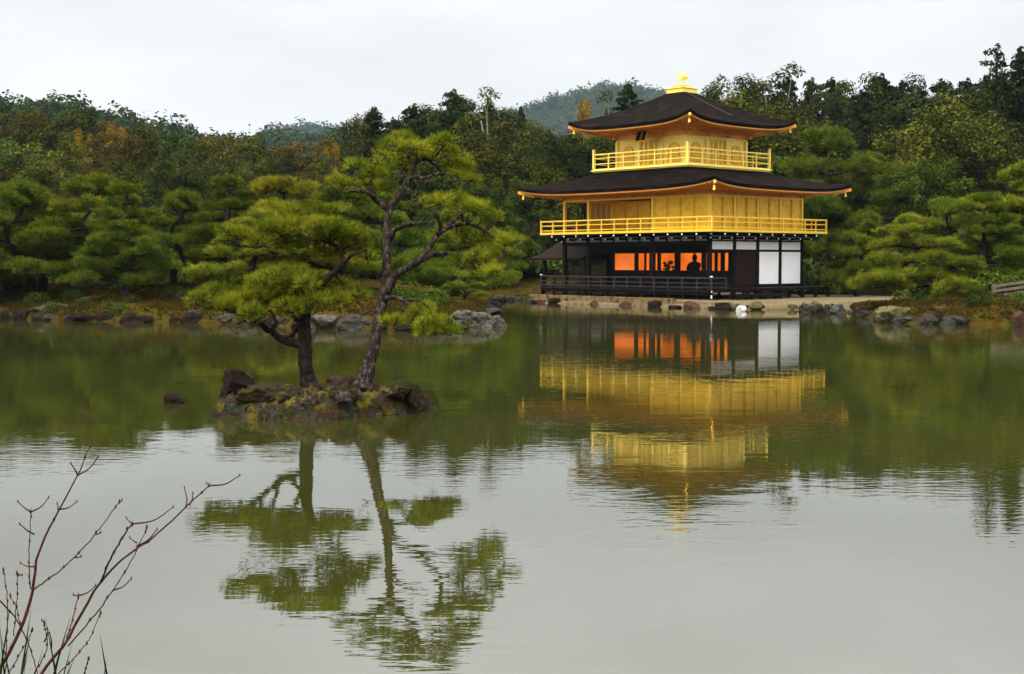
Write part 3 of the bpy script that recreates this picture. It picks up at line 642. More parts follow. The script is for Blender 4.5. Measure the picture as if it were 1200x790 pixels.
for i in range(26):
    a = rng.uniform(0, 6.28); r_ = rng.uniform(.05, .42); h_ = rng.uniform(1.3, 1.75)-r_*.5
    q.tube(arc((0, 0, 1.15), (r_*.3*math.cos(a), r_*.3*math.sin(a), 1.35), (r_*math.cos(a), r_*math.sin(a), h_), n=6), .012, 4)
    q.lathe([(.01, -.07), (.06, -.03), (.075, 0), (.05, .05), (.01, .07)], (r_*math.cos(a), r_*math.sin(a), h_), 6)
o = q.build('altar_flowers', M['brown_wood']); o.location = pav(px_on(K+1.2, 782), K+1.2, .95); tag(o, 'dark vase of flowers on a tall stand inside the lit hall', 'flower vase')

# ---- ochre foundation wall under the veranda
fw = MB(); fw.box(-W-1.35, -W+10.5, -1.72, -1.40, -.8, .50); fw.box(-W+10.502, 3.2, -1.66, -1.38, -.8, .34); fw.box(-W-1.348, -W-1.05, -1.398, 1.6, -.8, .498)
fo = fw.build('foundation_wall', M['ochre_plaster'], None, bevel=.02); fo.location = (PX, PY, 0); fo.rotation_euler = (0, 0, -YAW)
tag(fo, 'low ochre plaster retaining wall between the pond and the pavilion', 'retaining wall')
# ================================================================== vegetation builders
def nrm(a): return a/(np.linalg.norm(a, axis=-1, keepdims=True)+1e-9)
def rdir(rg, n): return nrm(rg.normal(size=(n, 3)))
def leaf_quads(C, Nn, size, rg, aspect=.6):
    """one leaf-shaped quad at every point C facing Nn"""
    n = len(C); a = nrm(np.cross(Nn, rdir(rg, n))); b_ = np.cross(Nn, a); s = (size*rg.uniform(.6, 1.3, n))[:, None]
    return np.stack([C-a*s*.5, C-b_*s*aspect*.5, C+a*s*.5, C+b_*s*aspect*.5], 1).reshape(-1, 3)
def needle_tufts(C, Dm, k, length, width, rg, spread=.75):
    """k needles fan out from every point C around the direction Dm"""
    n = len(C); d = nrm(np.repeat(Dm, k, 0)+rg.normal(size=(n*k, 3))*spread); c = np.repeat(C, k, 0)
    ln = (length*rg.uniform(.65, 1.15, n*k))[:, None]; sd_ = nrm(np.cross(d, rdir(rg, n*k)))*width/2
    return np.stack([c-sd_, c+sd_, c+d*ln], 1).reshape(-1, 3)
def pad_points(c, r, n, rg, tilt=None):
    """points in the upper shell of a flattened cushion, with outward directions"""
    u = rdir(rg, int(n*1.7)); u = u[u[:, 2] > -.25][:n]; rad = rg.uniform(.55, 1.0, len(u))[:, None]**.7
    lump = 1+.22*np.sin(u[:, :1]*5+c[0]*7)*np.cos(u[:, 1:2]*5+c[1]*5)
    return np.array(c)+u*rad*lump*np.array(r), nrm(u*np.array((1, 1, 1.3))+np.array((0, 0, .55)))
def limb(P, r0, r1, n=12, wig=.0, rg=None):
    P = np.asarray(P, float); t_ = np.linspace(0, len(P)-1, n); i = np.minimum(t_.astype(int), len(P)-2); f = (t_-i)[:, None]
    Pm = np.vstack([2*P[0]-P[1], P, 2*P[-1]-P[-2]])
    p0, p1, p2, p3 = Pm[i], Pm[i+1], Pm[i+2], Pm[i+3]
    Q = .5*((2*p1)+(-p0+p2)*f+(2*p0-5*p1+4*p2-p3)*f**2+(-p0+3*p1-3*p2+p3)*f**3)
    if wig: Q[1:-1] += rg.normal(size=(n-2, 3))*wig
    return Q, np.linspace(r0, r1, n)
LABELS = {}
def plant(name, label, cat, group=None): 
    r = empty(name); tag(r, label, cat, group); return r

def garden_pine(seed, H, spread, levels, needle, bark, dens=1.0, lean=.12, nl=.27, nw=.02, k=15, low=.16):
    """a trained pine: bent trunk, near-level limbs, each carrying cushions of needles"""
    rg = np.random.default_rng(seed); wood = MB()
    la = rg.uniform(0, 6.28); ld = np.array((math.cos(la), math.sin(la), 0))
    T = [np.zeros(3)]; ph_ = rg.uniform(0, 6.28)
    for i in range(1, 7): f = i/6; T.append(np.array((0, 0, H*.93*f))+ld*lean*H*f+H*.045*np.array((math.sin(ph_+i*1.7), math.cos(ph_+i*2.1), 0))*(i < 6))
    T[0][2] = -.4
    Q, rr = limb(T, .055*H*.62+.04, .03, 26); rr[0] *= 1.35; wood.tube(Q, rr, 9)
    C, Dm = [], []
    def pad(c, rx, ry, rz):
        for s_ in range(5):
            a_ = rg.uniform(0, 6.28); q_ = .62*math.sqrt(rg.random()); c2 = c+np.array((math.cos(a_)*q_*rx, math.sin(a_)*q_*ry, rg.uniform(-.55, .45)*rz)); k2 = rg.uniform(.32, .62)
            n = int(95*dens*k2*k2*rx*ry/.36)+6; a, b_ = pad_points(c2, (rx*k2, ry*k2, rz*.62), n, rg); C.append(a); Dm.append(b_)
        for _ in range(4):
            e = c+np.array((rg.uniform(-.6, .6)*rx, rg.uniform(-.6, .6)*ry, rz*.2)); q, r_ = limb([c-np.array((0, 0, rz*.5)), (c+e)/2-np.array((0, 0, rz*.2)), e], .022, .007, 5); wood.tube(q, r_, 4, False)
    for i in range(levels):
        f = low+(1-low)*(i+rg.uniform(.1, .6))/levels; j = f*25; base = Q[int(min(j, 25))]
        nb = 3 if i < levels-1 else 2; a0 = rg.uniform(0, 6.28)
        for b_ in range(nb):
            a = a0+b_*6.28/nb+rg.uniform(-.5, .5); ln = spread*(1-.62*max(0, f-low)/(1-low))*rg.uniform(.65, 1.1)
            dv = np.array((math.cos(a), math.sin(a), 0)); sd_ = np.array((-dv[1], dv[0], 0))
            P = [base, base+dv*ln*.35+np.array((0, 0, .05*H*rg.uniform(-.3, 1)))+sd_*rg.uniform(-.1, .1)*ln, base+dv*ln*.7+sd_*rg.uniform(-.22, .22)*ln+np.array((0, 0, .03*H*rg.uniform(-1, 1))), base+dv*ln+np.array((0, 0, .02*H*rg.uniform(-1, 1.2)))]
            q, r_ = limb(P, .018*H*.6+.02, .015, 14, .012*H*.3, rg); wood.tube(q, r_, 6)
            for s_, sc_ in ((13, 1.0), (10, .95), (7, .8), (4, .55)):
                if rg.random() < (.95 if s_ > 6 else .55):
                    o_ = sd_*rg.uniform(-.28, .28)*ln; rx = ln*.30*sc_*rg.uniform(.75, 1.25)+.14; 
                    pad(q[s_]+o_+np.array((0, 0, .10+.06*rx)), rx, rx*rg.uniform(.8, 1.1), rx*.36+.10)
                    if abs(o_).sum() > .1: q2, r2 = limb([q[max(0, s_-3)], q[s_]+o_*.6, q[s_]+o_+np.array((0, 0, .08))], .025, .012, 6); wood.tube(q2, r2, 4, False)
    top = Q[-1]
    for _ in range(3): pad(top+np.array((rg.uniform(-.4, .4), rg.uniform(-.4, .4), rg.uniform(-.1, .15)))*spread*.3, spread*.26, spread*.25, spread*.10+.05)
    C = np.concatenate(C); Dm = np.concatenate(Dm)
    return wood, needle_tufts(C+rg.normal(size=C.shape)*.07, Dm, k, nl, nw, rg, .5)
def make_tree(name, cat, wood, V, kf, bark, leafm, crown='crown'):
    r = empty(name); r['category'] = cat
    wood.build('trunk', bark, r, smooth=True); fast_mesh(crown, V, kf, leafm, r); return r

def broadleaf(seed, Rr, Hc, trunk_h, n_clump, n_leaf, ls, flat=.8, gap=.0):
    """trunk with limbs; crown of leaf clumps spread through an uneven ellipsoid"""
    rg = np.random.default_rng(seed); wood = MB(); Hh = trunk_h+Hc
    T = [(0, 0, -.6), (rg.uniform(-.2, .2), rg.uniform(-.2, .2), trunk_h*.5), (rg.uniform(-.4, .4), rg.uniform(-.4, .4), trunk_h+Hc*.25), (rg.uniform(-.5, .5), rg.uniform(-.5, .5), trunk_h+Hc*.75)]
    Q, rr = limb(T, .022*Hh+.05, .05, 14); wood.tube(Q, rr, 7)
    u = rdir(rg, n_clump); u[:, 2] = np.abs(u[:, 2])*1.25-.35; u = nrm(u); rad = rg.uniform(.35, 1.0, n_clump)**.6
    lob = 1+.20*np.sin(3*np.arctan2(u[:, 1], u[:, 0])+seed)+.12*rg.normal(size=n_clump)
    Cc = np.stack([u[:, 0]*Rr*rad*lob, u[:, 1]*Rr*rad*lob, trunk_h+Hc*.45+u[:, 2]*Hc*.55*rad*(1+.1*rg.normal(size=n_clump))], 1)
    for i in range(min(n_clump, 16)):
        j = int(rg.integers(5, 13)); a = Q[j]; q, r_ = limb([a, (a+Cc[i])/2+np.array((0, 0, -.2)), Cc[i]], .06, .015, 6); wood.tube(q, r_, 4, False)
    V = []
    for c in Cc:
        rc = Rr*rg.uniform(.15, .34); n_ = int(n_leaf*rg.uniform(.6, 1.4)*(rc/(Rr*.28))**2); d = rdir(rg, n_); d = d[d[:, 2] > rg.uniform(-.75, -.3)]
        p_ = c+d*np.array((rc, rc, rc*flat))*(rg.uniform(.6, 1.12, len(d))[:, None]); V.append(leaf_quads(p_, nrm(d+.45*rdir(rg, len(d))+np.array((0, 0, .35))), ls, rg))
    return wood, np.concatenate(V)
def conifer(seed, Rr, H, base, ls, n=70, top_r=.15, dens=100):
    """cedar or cypress: straight trunk, drooping sprays in an uneven narrow cone"""
    rg = np.random.default_rng(seed); wood = MB(); Q, rr = limb([(0, 0, -.6), (.1, 0, H*.4), (0, .1, H*.75), (0, 0, H)], .02*H+.05, .02, 16); wood.tube(Q, rr, 7); V = []
    for i in range(n):
        f = (i+rg.random())/n; z = base+(H-base)*f; rmax = Rr*((1-f)**.75*(1-top_r)+top_r*.6)*rg.uniform(.65, 1.15); a = i*2.4+rg.uniform(-.4, .4)
        for t_ in (.45, .9):
            c = np.array((math.cos(a)*rmax*t_, math.sin(a)*rmax*t_, z-.18*rmax*t_+rg.uniform(-.2, .2))); rc = .32*rmax+.22
            m_ = int(dens*rc*rc)+14; d = rdir(rg, m_); d = d[d[:, 2] > -.45]
            V.append(leaf_quads(c+d*np.array((rc, rc, rc*.55))*rg.uniform(.5, 1.1, len(d))[:, None], nrm(d+.8*rdir(rg, len(d))), ls, rg, .45))
        if i % 3 == 0: wood.tube(*limb([(0, 0, z), c*np.array((.5, .5, 0))+np.array((0, 0, z)), c], .04, .01, 5), 4, False)
    d = rdir(rg, 40); V.append(leaf_quads(np.array((0, 0, H))+d*np.array((.25, .25, .5)), d, ls, rg, .45))
    return wood, np.concatenate(V)
def bare_tree(seed, H, r0, depth=5, up=.35):
    rg = np.random.default_rng(seed); wood = MB()
    def grow(p, d, ln, r, k):
        q, rr = limb([p, p+d*ln*.5+rg.normal(size=3)*ln*.05, p+d*ln], r, r*.62, 6); wood.tube(q, rr, 5 if k > 2 else 3, False)
        if k == 0: return
        for _ in range(3 if k > 1 else 2):
            d2 = nrm(d+rg.normal(size=3)*.55+np.array((0, 0, up*.5))); grow(q[int(rg.integers(3, 6))], d2, ln*rg.uniform(.6, .82), max(.006, r*.55), k-1)
    grow(np.array((0, 0, -.3)), np.array((.05, .0, 1.)), H*.32, r0, depth); return wood
def small_shrub(seed, r, n, ls, flat=.7):
    rg = np.random.default_rng(seed); d = rdir(rg, n); d = d[d[:, 2] > -.2]; lump = 1+.18*np.sin(d[:, :1]*6+seed)*np.cos(d[:, 1:2]*5)
    wood = MB()
    for i in range(7): a = i*.9; wood.tube(*limb([(0, 0, -.15), (math.cos(a)*r*.3, math.sin(a)*r*.3, r*flat*.4), (math.cos(a)*r*.6, math.sin(a)*r*.6, r*flat*.75)], .02, .006, 5), 4, False)
    p_ = d*np.array((r, r, r*flat))*lump*(rg.uniform(.6, 1.08, len(d))[:, None])+np.array((0, 0, r*flat*.3)); return wood, leaf_quads(p_, nrm(d+.8*rdir(rg, len(d))), ls, rg)

# ------------------------------------------------------------------ the two pines on the islet: skeletons read off the photo
LEAN = [0.]   # how far a trunk leans away from the near bank, metres over its height
def sk(pts, d0): return [np.array(at_depth(p_[0], p_[1], d0+(p_[2] if len(p_) > 2 else 0)+LEAN[0]*max(0, 456-p_[1])/290)) for p_ in pts]
def bark_tube(wood, Q, rr, m=130, n=22):
    """trunk with plates of thick furrowed bark standing off its surface"""
    t0 = np.linspace(0, 1, len(Q)); t1 = np.linspace(0, 1, m); P = np.stack([np.interp(t1, t0, Q[:, i]) for i in range(3)], 1); r_ = np.interp(t1, t0, rr); q = MB(); q.tube(P, r_, n); V = q.V[0]
    for i in range(m):
        for k in range(n):
            j = i*n+k; d = V[j]-P[i]; w_ = V[j]; a = mnoise.voronoi(Vector((w_[0]*13, w_[1]*13, w_[2]*6)))[0]; V[j] = P[i]+d*(1+.42*min(.35, a[1]-a[0])-.10+.10*mnoise.noise(Vector(w_*5)))
    wood.add(V, q.Fc)
def islet_pine(name, label, d0, trunk, limbs, pads, seed, barkm, nscale=1.0, twigs=()):
    rg = np.random.default_rng(seed); px_m = F/d0; base = np.array(at_depth(trunk[0][0], trunk[0][1], d0)); 
    root = empty(name, base); tag(root, label, 'pine tree'); wood = MB(); nodes = []
    P = sk([q[:2]+((q[3],) if len(q) > 3 else ()) for q in trunk], d0); Q, _ = limb(P, 1, 1, 36); rr = np.interp(np.linspace(0, len(trunk)-1, 36), range(len(trunk)), [q[2]/px_m/2 for q in trunk])
    Q[1:-1] += rg.normal(size=(34, 3))*.008; rr[0] *= 1.25; rr[1] *= 1.1; bark_tube(wood, Q-base, rr); nodes.append((Q, rr))
    for pts, w0, w1 in limbs:
        q, r_ = limb(sk(pts, d0), w0/px_m/2, w1/px_m/2, 22, .010, rg); wood.tube(q-base, r_, 8); nodes.append((q, r_))
    AQ = np.concatenate([a for a, _ in nodes[1:]]+[nodes[0][0][20:]]); C, Dm = [], []
    for pd in pads:
        x, y, rx, ry = pd[:4]; dd = pd[4] if len(pd) > 4 else rg.uniform(-.5, .5); c0_ = np.array(at_depth(x, y, d0+dd+LEAN[0]*max(0, 456-y)/290)); RX, RZ = rx/px_m, ry/px_m; RY = RX*rg.uniform(.75, 1.05)
        nsub = max(3, int(RX*RX*8)+2)
        for s_ in range(nsub):
            a = rg.uniform(0, 6.28); q_ = math.sqrt(rg.random())*.72; c = c0_+np.array((math.cos(a)*q_*RX, math.sin(a)*q_*RY, rg.uniform(-.5, .5)*RZ)); r_ = RX*rg.uniform(.24, .42)+.045
            j = np.argmin(np.linalg.norm(AQ-c, axis=1)); e = AQ[j]; mid = (e+c)/2+np.array((0, 0, -.04))+rg.normal(size=3)*.04
            q, w_ = limb([e, mid, c-np.array((0, 0, .05))], .017, .006, 8, .008, rg); wood.tube(q-base, w_, 5, False)
            n_ = int(38*nscale*(r_/.2)**2)+8; p_, dm = pad_points(c, (r_*1.1, r_*1.1, min(r_*.42, RZ)+.04), n_, rg); p_ = p_+rg.normal(size=p_.shape)*.03; C.append(p_); Dm.append(dm)
            for t_ in range(9):
                e2 = p_[int(rg.integers(len(p_)))]; q, w_ = limb([q[-2] if t_ % 2 else q[-1], (c+e2)/2, e2], .006, .003, 4); wood.tube(q-base, w_, 3, False)
    for pts, w0, w1 in twigs: q, r_ = limb(sk(pts, d0), w0/px_m/2, w1/px_m/2, 12, .006, rg); wood.tube(q-base, r_, 5)
    wood.build('trunk', barkm, root, smooth=True)
    V = needle_tufts(np.concatenate(C)-base, np.concatenate(Dm), 20, .14, .0085, rg, .42)
    fast_mesh('crown', V, 3, M['needle_near'], root); return root
LEAN[0] = 1.7
islet_pine('pine_tree', 'taller pine on the rocky islet with a bare leaning reddish trunk', 22.4,
    [(424, 458, 23), (433, 425, 16), (441, 390, 13.5), (449, 350, 12), (453, 315, 10.5), (453, 280, 9.5), (456, 248, 9), (468, 228, 8.5), (480, 208, 7), (489, 188, 5)],
    [([(456, 246), (442, 236), (432, 226, -.2), (420, 224, -.3), (404, 226, -.4)], 9, 3), ([(456, 246), (464, 236, .2), (472, 229, .4), (482, 228, .6)], 7, 3),
     ([(442, 236), (436, 222), (425, 214, .2), (415, 210, .3)], 4, 2), ([(489, 188), (498, 186, .1), (508, 192, .2), (525, 207, .3), (550, 208, .4)], 6, 2), ([(486, 196), (480, 180), (484, 168)], 5, 2),
     ([(480, 208), (500, 208, -.3), (520, 203, -.6), (540, 214, -.8)], 5, 2),
     ([(452, 345), (462, 325, -.1), (480, 313, -.2), (494, 303, -.3), (505, 288, -.3), (520, 270, -.2), (545, 262, 0), (570, 272, .1), (592, 288, .2)], 10, 2.5),
     ([(484, 311), (505, 300, .2), (530, 297, .4), (548, 304, .5), (566, 318, .6)], 8, 3), ([(506, 287), (516, 265, -.5), (510, 248, -.8)], 6, 3), ([(520, 270), (540, 250, .3), (560, 242, .5)], 5, 2),
     ([(455, 280), (466, 268, -.2), (480, 262, -.4), (500, 262, -.7)], 8, 3),
     ([(449, 352), (465, 348, -.3), (480, 357, -.6), (494, 368, -.8), (512, 378, -.9)], 6, 2.5), ([(474, 352), (488, 352, -.9), (502, 360, -1.1)], 4, 2)],
    [(478, 178, 34, 12), (512, 182, 32, 12), (540, 196, 32, 13), (450, 192, 30, 13), (425, 203, 28, 12), (405, 215, 20, 9), (552, 212, 24, 9), (440, 222, 22, 7, .5), (510, 168, 20, 8), (470, 166, 18, 8),
     (512, 240, 20, 6, -.8), (535, 238, 34, 11), (562, 243, 26, 10), (578, 258, 18, 9), (595, 284, 18, 9), (565, 282, 26, 10), (540, 272, 24, 8, .6), (552, 304, 26, 9), (582, 302, 18, 7), (572, 322, 20, 7),
     (495, 366, 22, 9, -.8), (478, 378, 26, 10, -.5), (510, 380, 28, 10, -.9), (490, 388, 24, 7, -1.), (522, 388, 16, 6, -.9)], 11, M['bark_red'], 1.0,
    [([(452, 285), (440, 276), (430, 270)], 2.5, 1), ([(446, 372), (430, 366, .2), (418, 352, .3)], 3, 1.2), ([(430, 366, .2), (422, 372, .3)], 2, 1)])
LEAN[0] = .3
islet_pine('pine_tree', 'lower spreading pine on the rocky islet with a dark forked trunk', 22.9,
    [(363, 456, 22), (359, 432, 16.5), (357, 405, 15.5), (357, 385, 15), (358, 365, 13), (362, 347, 11)],
    [([(360, 352), (370, 338), (382, 328, -.1), (392, 318, -.1), (403, 308, -.2)], 9, 6), ([(403, 308, -.2), (398, 292), (382, 284, .1), (360, 278, .2), (335, 270, .3)], 6, 3), ([(403, 308, -.2), (415, 298, -.3), (430, 292, -.3)], 5, 2),
     ([(382, 284, .1), (390, 266, .3), (380, 252, .4)], 4, 2), ([(360, 278, .2), (330, 284, .5), (300, 290, .6), (275, 282, .7)], 4, 2),
     ([(356, 404), (345, 402), (330, 398), (318, 389, -.1), (305, 380, -.2), (292, 373, -.3)], 12, 5), ([(335, 399), (345, 388, .1), (350, 378, .1), (342, 366, .2)], 7, 3),
     ([(318, 389), (322, 372, .3), (310, 360, .4), (290, 352, .5)], 5, 2), ([(292, 373, -.3), (270, 365, -.4), (248, 362, -.4)], 4, 2), ([(362, 350), (350, 338, .4), (330, 328, .6)], 6, 3), ([(362, 350), (380, 352, .5), (402, 348, .7)], 5, 2.5)],
    [(248, 356, 28, 11), (275, 358, 34, 12, -.4), (305, 352, 36, 12), (262, 345, 24, 9, .4), (335, 345, 36, 12), (300, 372, 30, 9, -.6), (332, 330, 38, 12), (300, 335, 26, 9, .5), (360, 338, 28, 9, -.5), (385, 352, 30, 10), (408, 346, 24, 9), (335, 368, 26, 7, -.6), (228, 352, 12, 6), (385, 335, 20, 6, .4), (350, 358, 30, 8, -.7),
     (330, 268, 38, 12), (295, 282, 30, 10), (365, 265, 34, 11), (270, 276, 22, 8), (395, 275, 30, 11), (420, 288, 26, 10), (350, 286, 30, 9), (380, 296, 28, 8, .4), (340, 250, 26, 8), (375, 250, 24, 7), (432, 300, 14, 6)], 23, M['bark'], 1.05)

# ------------------------------------------------------------------ pines along the banks
PINES = []
for i, (H_, sp, lv, nm) in enumerate(((6.2, 3.0, 6, 'needle'), (5.4, 3.2, 5, 'needle'), (7.0, 2.8, 7, 'needle'), (5.8, 2.6, 6, 'needle_yellow'), (3.2, 2.0, 4, 'needle'), (5.6, 3.0, 5, 'needle_near'))):
    wd, V = garden_pine(40+i*7, H_, sp, lv, M[nm], M['bark_red'], 1.0, .10)
    PINES.append((make_tree('pine_tree', 'pine tree', wd, V, 3, M['bark_red'] if i % 2 == 0 else M['bark'], M[nm]), H_))
USED = set()
def put(proto, x, y, s, rz, label, group=None, z=None, sx=1., key=None):
    key = key or proto.name
    if key not in USED: o = proto; USED.add(key)
    else: o = copy_tree(proto)
    o.location = (x, y, gz(x, y)-.05 if z is None else z); o.rotation_euler = (0, 0, rz); o.scale = (s*sx, s*sx, s); o['label'] = label
    if group: o['group'] = group
    return o
def put_px(proto_h, px, d, ytop, rz, label, group=None, sx=1.):
    """stand a tree at picture column px and distance d, tall enough to reach picture row ytop"""
    proto, H_ = proto_h; x = x_at(px, d); g = gz(x, d); s = (z_at(ytop, d)-g)/H_
    return put(proto, x, d, s, rz, label, group, None, sx)
G_L, G_R = 'pines along the left bank', 'pines along the right bank'
for a in (
    (2, 150, 59.5, 212, .3, 'large pine with a thick dark trunk leaning over the left shore', G_L, 1.15),
    (0, 95, 63, 205, 2.0, 'tall pine behind the shore stones, third from the left edge', G_L, 1.2),
    (1, 12, 64, 215, 1.1, 'dark pine at the left edge of the picture', G_L, 1.2),
    (1, 50, 66, 222, 4.0, 'pine second from the left edge behind the big pale shore rock', G_L, 1.2),
    (2, 255, 64, 205, 5.1, 'tiered pine with its trunk just left of the islet pines', G_L, 1.1),
    (1, 205, 66, 225, .9, 'shadowed pine between the leaning shore pine and the tiered pine', G_L, 1.1),
    (3, 335, 63, 207, 2.2, 'pine with yellowing needles above the lower islet pine', G_L, 1.25),
    (0, 400, 66, 215, 3.6, 'green pine behind the gap between the two islet pines', G_L, 1.15),
    (5, 300, 59, 243, .2, 'bright low pine behind the lower islet pine', G_L, 1.3),
    (0, 455, 68, 225, 4.6, 'pine screened by the bare trunk of the taller islet pine', G_L, 1.1),
    (1, 535, 72, 245, 2.9, 'wide pine at the head of the inlet left of the pavilion', G_L, 1.1),
    (4, 545, 66, 318, 1.0, 'small low pine above the grey point of rock', G_L, 1.3),
    (4, 505, 60, 340, 3.0, 'very small pine on the mossy point behind the taller islet pine', G_L, 1.2),
    (2, 598, 93, 235, 1.6, 'tall pine beside the fishing porch', G_L, 1.0),
    (5, 575, 90, 275, 4.1, 'bright pine with twin stems at the water left of the porch', G_L, 1.1),
    (4, 625, 96, 285, .6, 'small pine seen between the porch posts', G_L, 1.3),
    (5, 1068, 60.5, 250, .4, 'pine with a slanting reddish trunk on the right bank', G_R, 1.15),
    (2, 1158, 63, 225, 2.2, 'broad pine with a thick dark trunk on the right bank', G_R, 1.25),
    (5, 1195, 66, 193, 3.4, 'tall pine at the right edge of the picture', G_R, 1.2),
    (0, 1120, 68, 232, 5.0, 'shaded pine between the slanting pine and the broad pine', G_R, 1.1),
    (1, 1005, 80, 250, .9, 'pine behind the pale path right of the pavilion', G_R, 1.0),
    (0, 955, 92, 150, 2.5, 'tall bright pine rising behind the pavilion balcony corner', G_R, 1.0),
    (2, 1000, 94, 178, 4.4, 'tall pine right of the lower roof tip', G_R, 1.0),
    (0, 1045, 90, 195, 1.3, 'green pine in front of the round-headed tree', G_R, 1.0),
    (1, 905, 98, 185, 3.3, 'pine hidden for its lower half by the pavilion balcony', G_R, 1.1),
    (2, 1245, 64, 235, 1.0, 'pine just outside the right edge whose limbs reach in', G_R, 1.2),
    (1, -60, 62, 225, 1.9, 'pine just outside the left edge whose limbs reach in', G_L, 1.2)):
    put_px(PINES[a[0]], *a[1:])

# ------------------------------------------------------------------ the wood behind
B = [(make_tree('broadleaf_tree', 'tree', *broadleaf(3, 3.2, 7.5, 3.0, 60, 361, 0.22), 4, M['bark'], M['leaf_dark']), 10.5),
     (make_tree('broadleaf_tree', 'tree', *broadleaf(8, 3.6, 7.0, 3.0, 64, 342, 0.22), 4, M['bark'], M['leaf_olive']), 10.0),
     (make_tree('broadleaf_tree', 'tree', *broadleaf(15, 3.0, 6.5, 2.5, 52, 342, 0.21), 4, M['bark'], M['leaf_brown']), 9.0),
     (make_tree('broadleaf_tree', 'tree', *broadleaf(21, 3.2, 7.0, 2.5, 54, 323, 0.22), 4, M['bark'], M['leaf_green']), 9.5),
     (make_tree('autumn_tree', 'tree', *broadleaf(27, 2.4, 5.5, 3.0, 30, 228, 0.20), 4, M['bark_pale'], M['leaf_autumn']), 8.5),
     (make_tree('cedar_tree', 'conifer', *conifer(31, 2.6, 14, 3.5, .42, 70), 4, M['bark'], M['leaf_conifer']), 14),
     (make_tree('cedar_tree', 'conifer', *conifer(37, 3.2, 13, 3.0, .45, 64, .45), 4, M['bark'], M['leaf_conifer']), 13),
     (make_tree('round_headed_tree', 'tree', *broadleaf(44, 3.4, 5.8, 3.0, 90, 380, 0.18, 1.0), 4, M['bark'], M['leaf_olive']), 8.8),
     (make_tree('airy_tree', 'tree', *broadleaf(52, 2.6, 8.5, 3.5, 26, 171, 0.21), 4, M['bark_pale'], M['leaf_olive']), 12)]
def sky_y(px):
    return float(np.interp(px, (-200, 0, 60, 138, 210, 283, 340, 405, 424, 440, 487, 533, 566, 602, 627, 643, 683, 735, 790, 850, 880, 915, 950, 990, 1035, 1075, 1100, 1130, 1200, 1400),
                               (140, 138, 140, 141, 150, 159, 166, 172, 148, 135, 132, 116, 112, 122, 134, 153, 142, 140, 128, 103, 99, 92, 96, 90, 98, 96, 100, 97, 92, 92)))
rng = random.Random(77)
NAMES = ['dark evergreen tree', 'olive-leaved tree', 'bronze-leaved tree', 'fresh green tree', 'yellow-orange autumn tree', 'dark pointed cedar', 'dark broad cedar', 'round tree', 'thin-leaved tree']
def forest(px0, px1, d, dy, step, kinds, where, group, jit=9):
    px = px0
    while px < px1:
        k = rng.choice(kinds if px < 1050 else (5, 6, 6, 0)); yt = sky_y(px)+dy+rng.uniform(-jit*.5, jit)
        put_px(B[k], px, d+rng.uniform(-5, 5), yt, rng.uniform(0, 6.28), NAMES[k]+' '+where, group, rng.uniform(.85, 1.15)*(1.0 if k not in (5, 6) else .8))
        px += step*rng.uniform(.75, 1.25)
GL, GM, GR = 'wood behind the left bank', 'wood between the islet pines and the pavilion', 'wood behind the pavilion and the right bank'
WL, WM, WR = 'in the wood behind the left bank pines', 'in the wood between islet pines and pavilion', 'on the wooded slope behind the pavilion and right bank'
forest(-60, 425, 150, 2, 42, (0, 1, 1, 2, 2, 3), WL, GL); forest(-60, 425, 130, 22, 46, (1, 2, 2, 3, 0, 1), WL, GL); forest(-60, 425, 108, 44, 52, (0, 0, 1, 2, 3), WL, GL, 16); forest(-60, 425, 88, 78, 60, (0, 0, 3), WL, GL, 20)
forest(430, 660, 145, 3, 34, (0, 6, 0, 1, 5), WM, GM, 6); forest(640, 715, 112, 12, 24, (1, 0, 1), WM, GM, 10); forest(430, 700, 128, 26, 44, (0, 1, 3, 0), WM, GM, 14); forest(430, 680, 110, 55, 52, (1, 3, 0, 0), WM, GM, 20); forest(440, 680, 98, 100, 60, (3, 0, 1), WM, GM, 20)
forest(830, 1230, 148, -2, 26, (6, 0, 0, 6), WR, GR, 8); forest(840, 1230, 132, 12, 34, (5, 6, 6, 0), WR, GR, 18); forest(850, 1230, 116, 50, 50, (0, 6, 5, 0), WR, GR, 24); forest(860, 1230, 102, 95, 52, (3, 0, 3, 1), WR, GR, 24)
forest(640, 850, 125, 30, 40, (1, 0, 3), WR, GR, 14)
for k, px, d, yt, rz, lb, s in (
    (4, 138, 140, 145, 1, 'orange autumn tree topping the wood on the left', .5), (4, 103, 136, 152, 2, 'smaller rust-yellow tree left of the orange autumn tree', .45), (4, 690, 118, 118, 3, 'thin yellow-orange tree left of the upper roof', .5),
    (4, 392, 140, 168, 4, 'rusty autumn tree at the foot of the far hill', .5), (5, 440, 120, 130, 1, 'dark conifer with a blunt top left of the tallest middle tree', 1.2), (6, 487, 122, 127, 2, 'dark rounded conifer above the taller islet pine', .9),
    (6, 533, 130, 111, 3, 'dark tree with a ragged top, tallest group in the middle', .9), (8, 570, 126, 106, 1, 'thin airy tree standing highest in the middle of the wood', 1.1), (5, 735, 130, 104, 2, 'dark pointed conifer between the far mountain and the upper roof', 1.3),
    (8, 712, 122, 112, 4, 'thin green tree just left of the dark conifer by the roof', .9), (8, 850, 128, 94, 2, 'thin dark tree right of the phoenix roof', 1.0), (8, 915, 128, 82, 5, 'tall ragged tree above the right end of the upper roof', 1.2),
    (7, 893, 104, 118, 0, 'bronze-green round tree close behind the upper roof tip', 1.1), (7, 1105, 100, 128, 1.5, 'round-headed olive tree standing out on the right slope', 1.1),
    (5, 1190, 112, 62, 3, 'tall conifer at the right edge topping the skyline', 1.0), (3, 1080, 88, 180, 2, 'fresh green tree below the round-headed tree', .9)):
    put_px(B[k], px, d, yt, rz, lb, None, s)
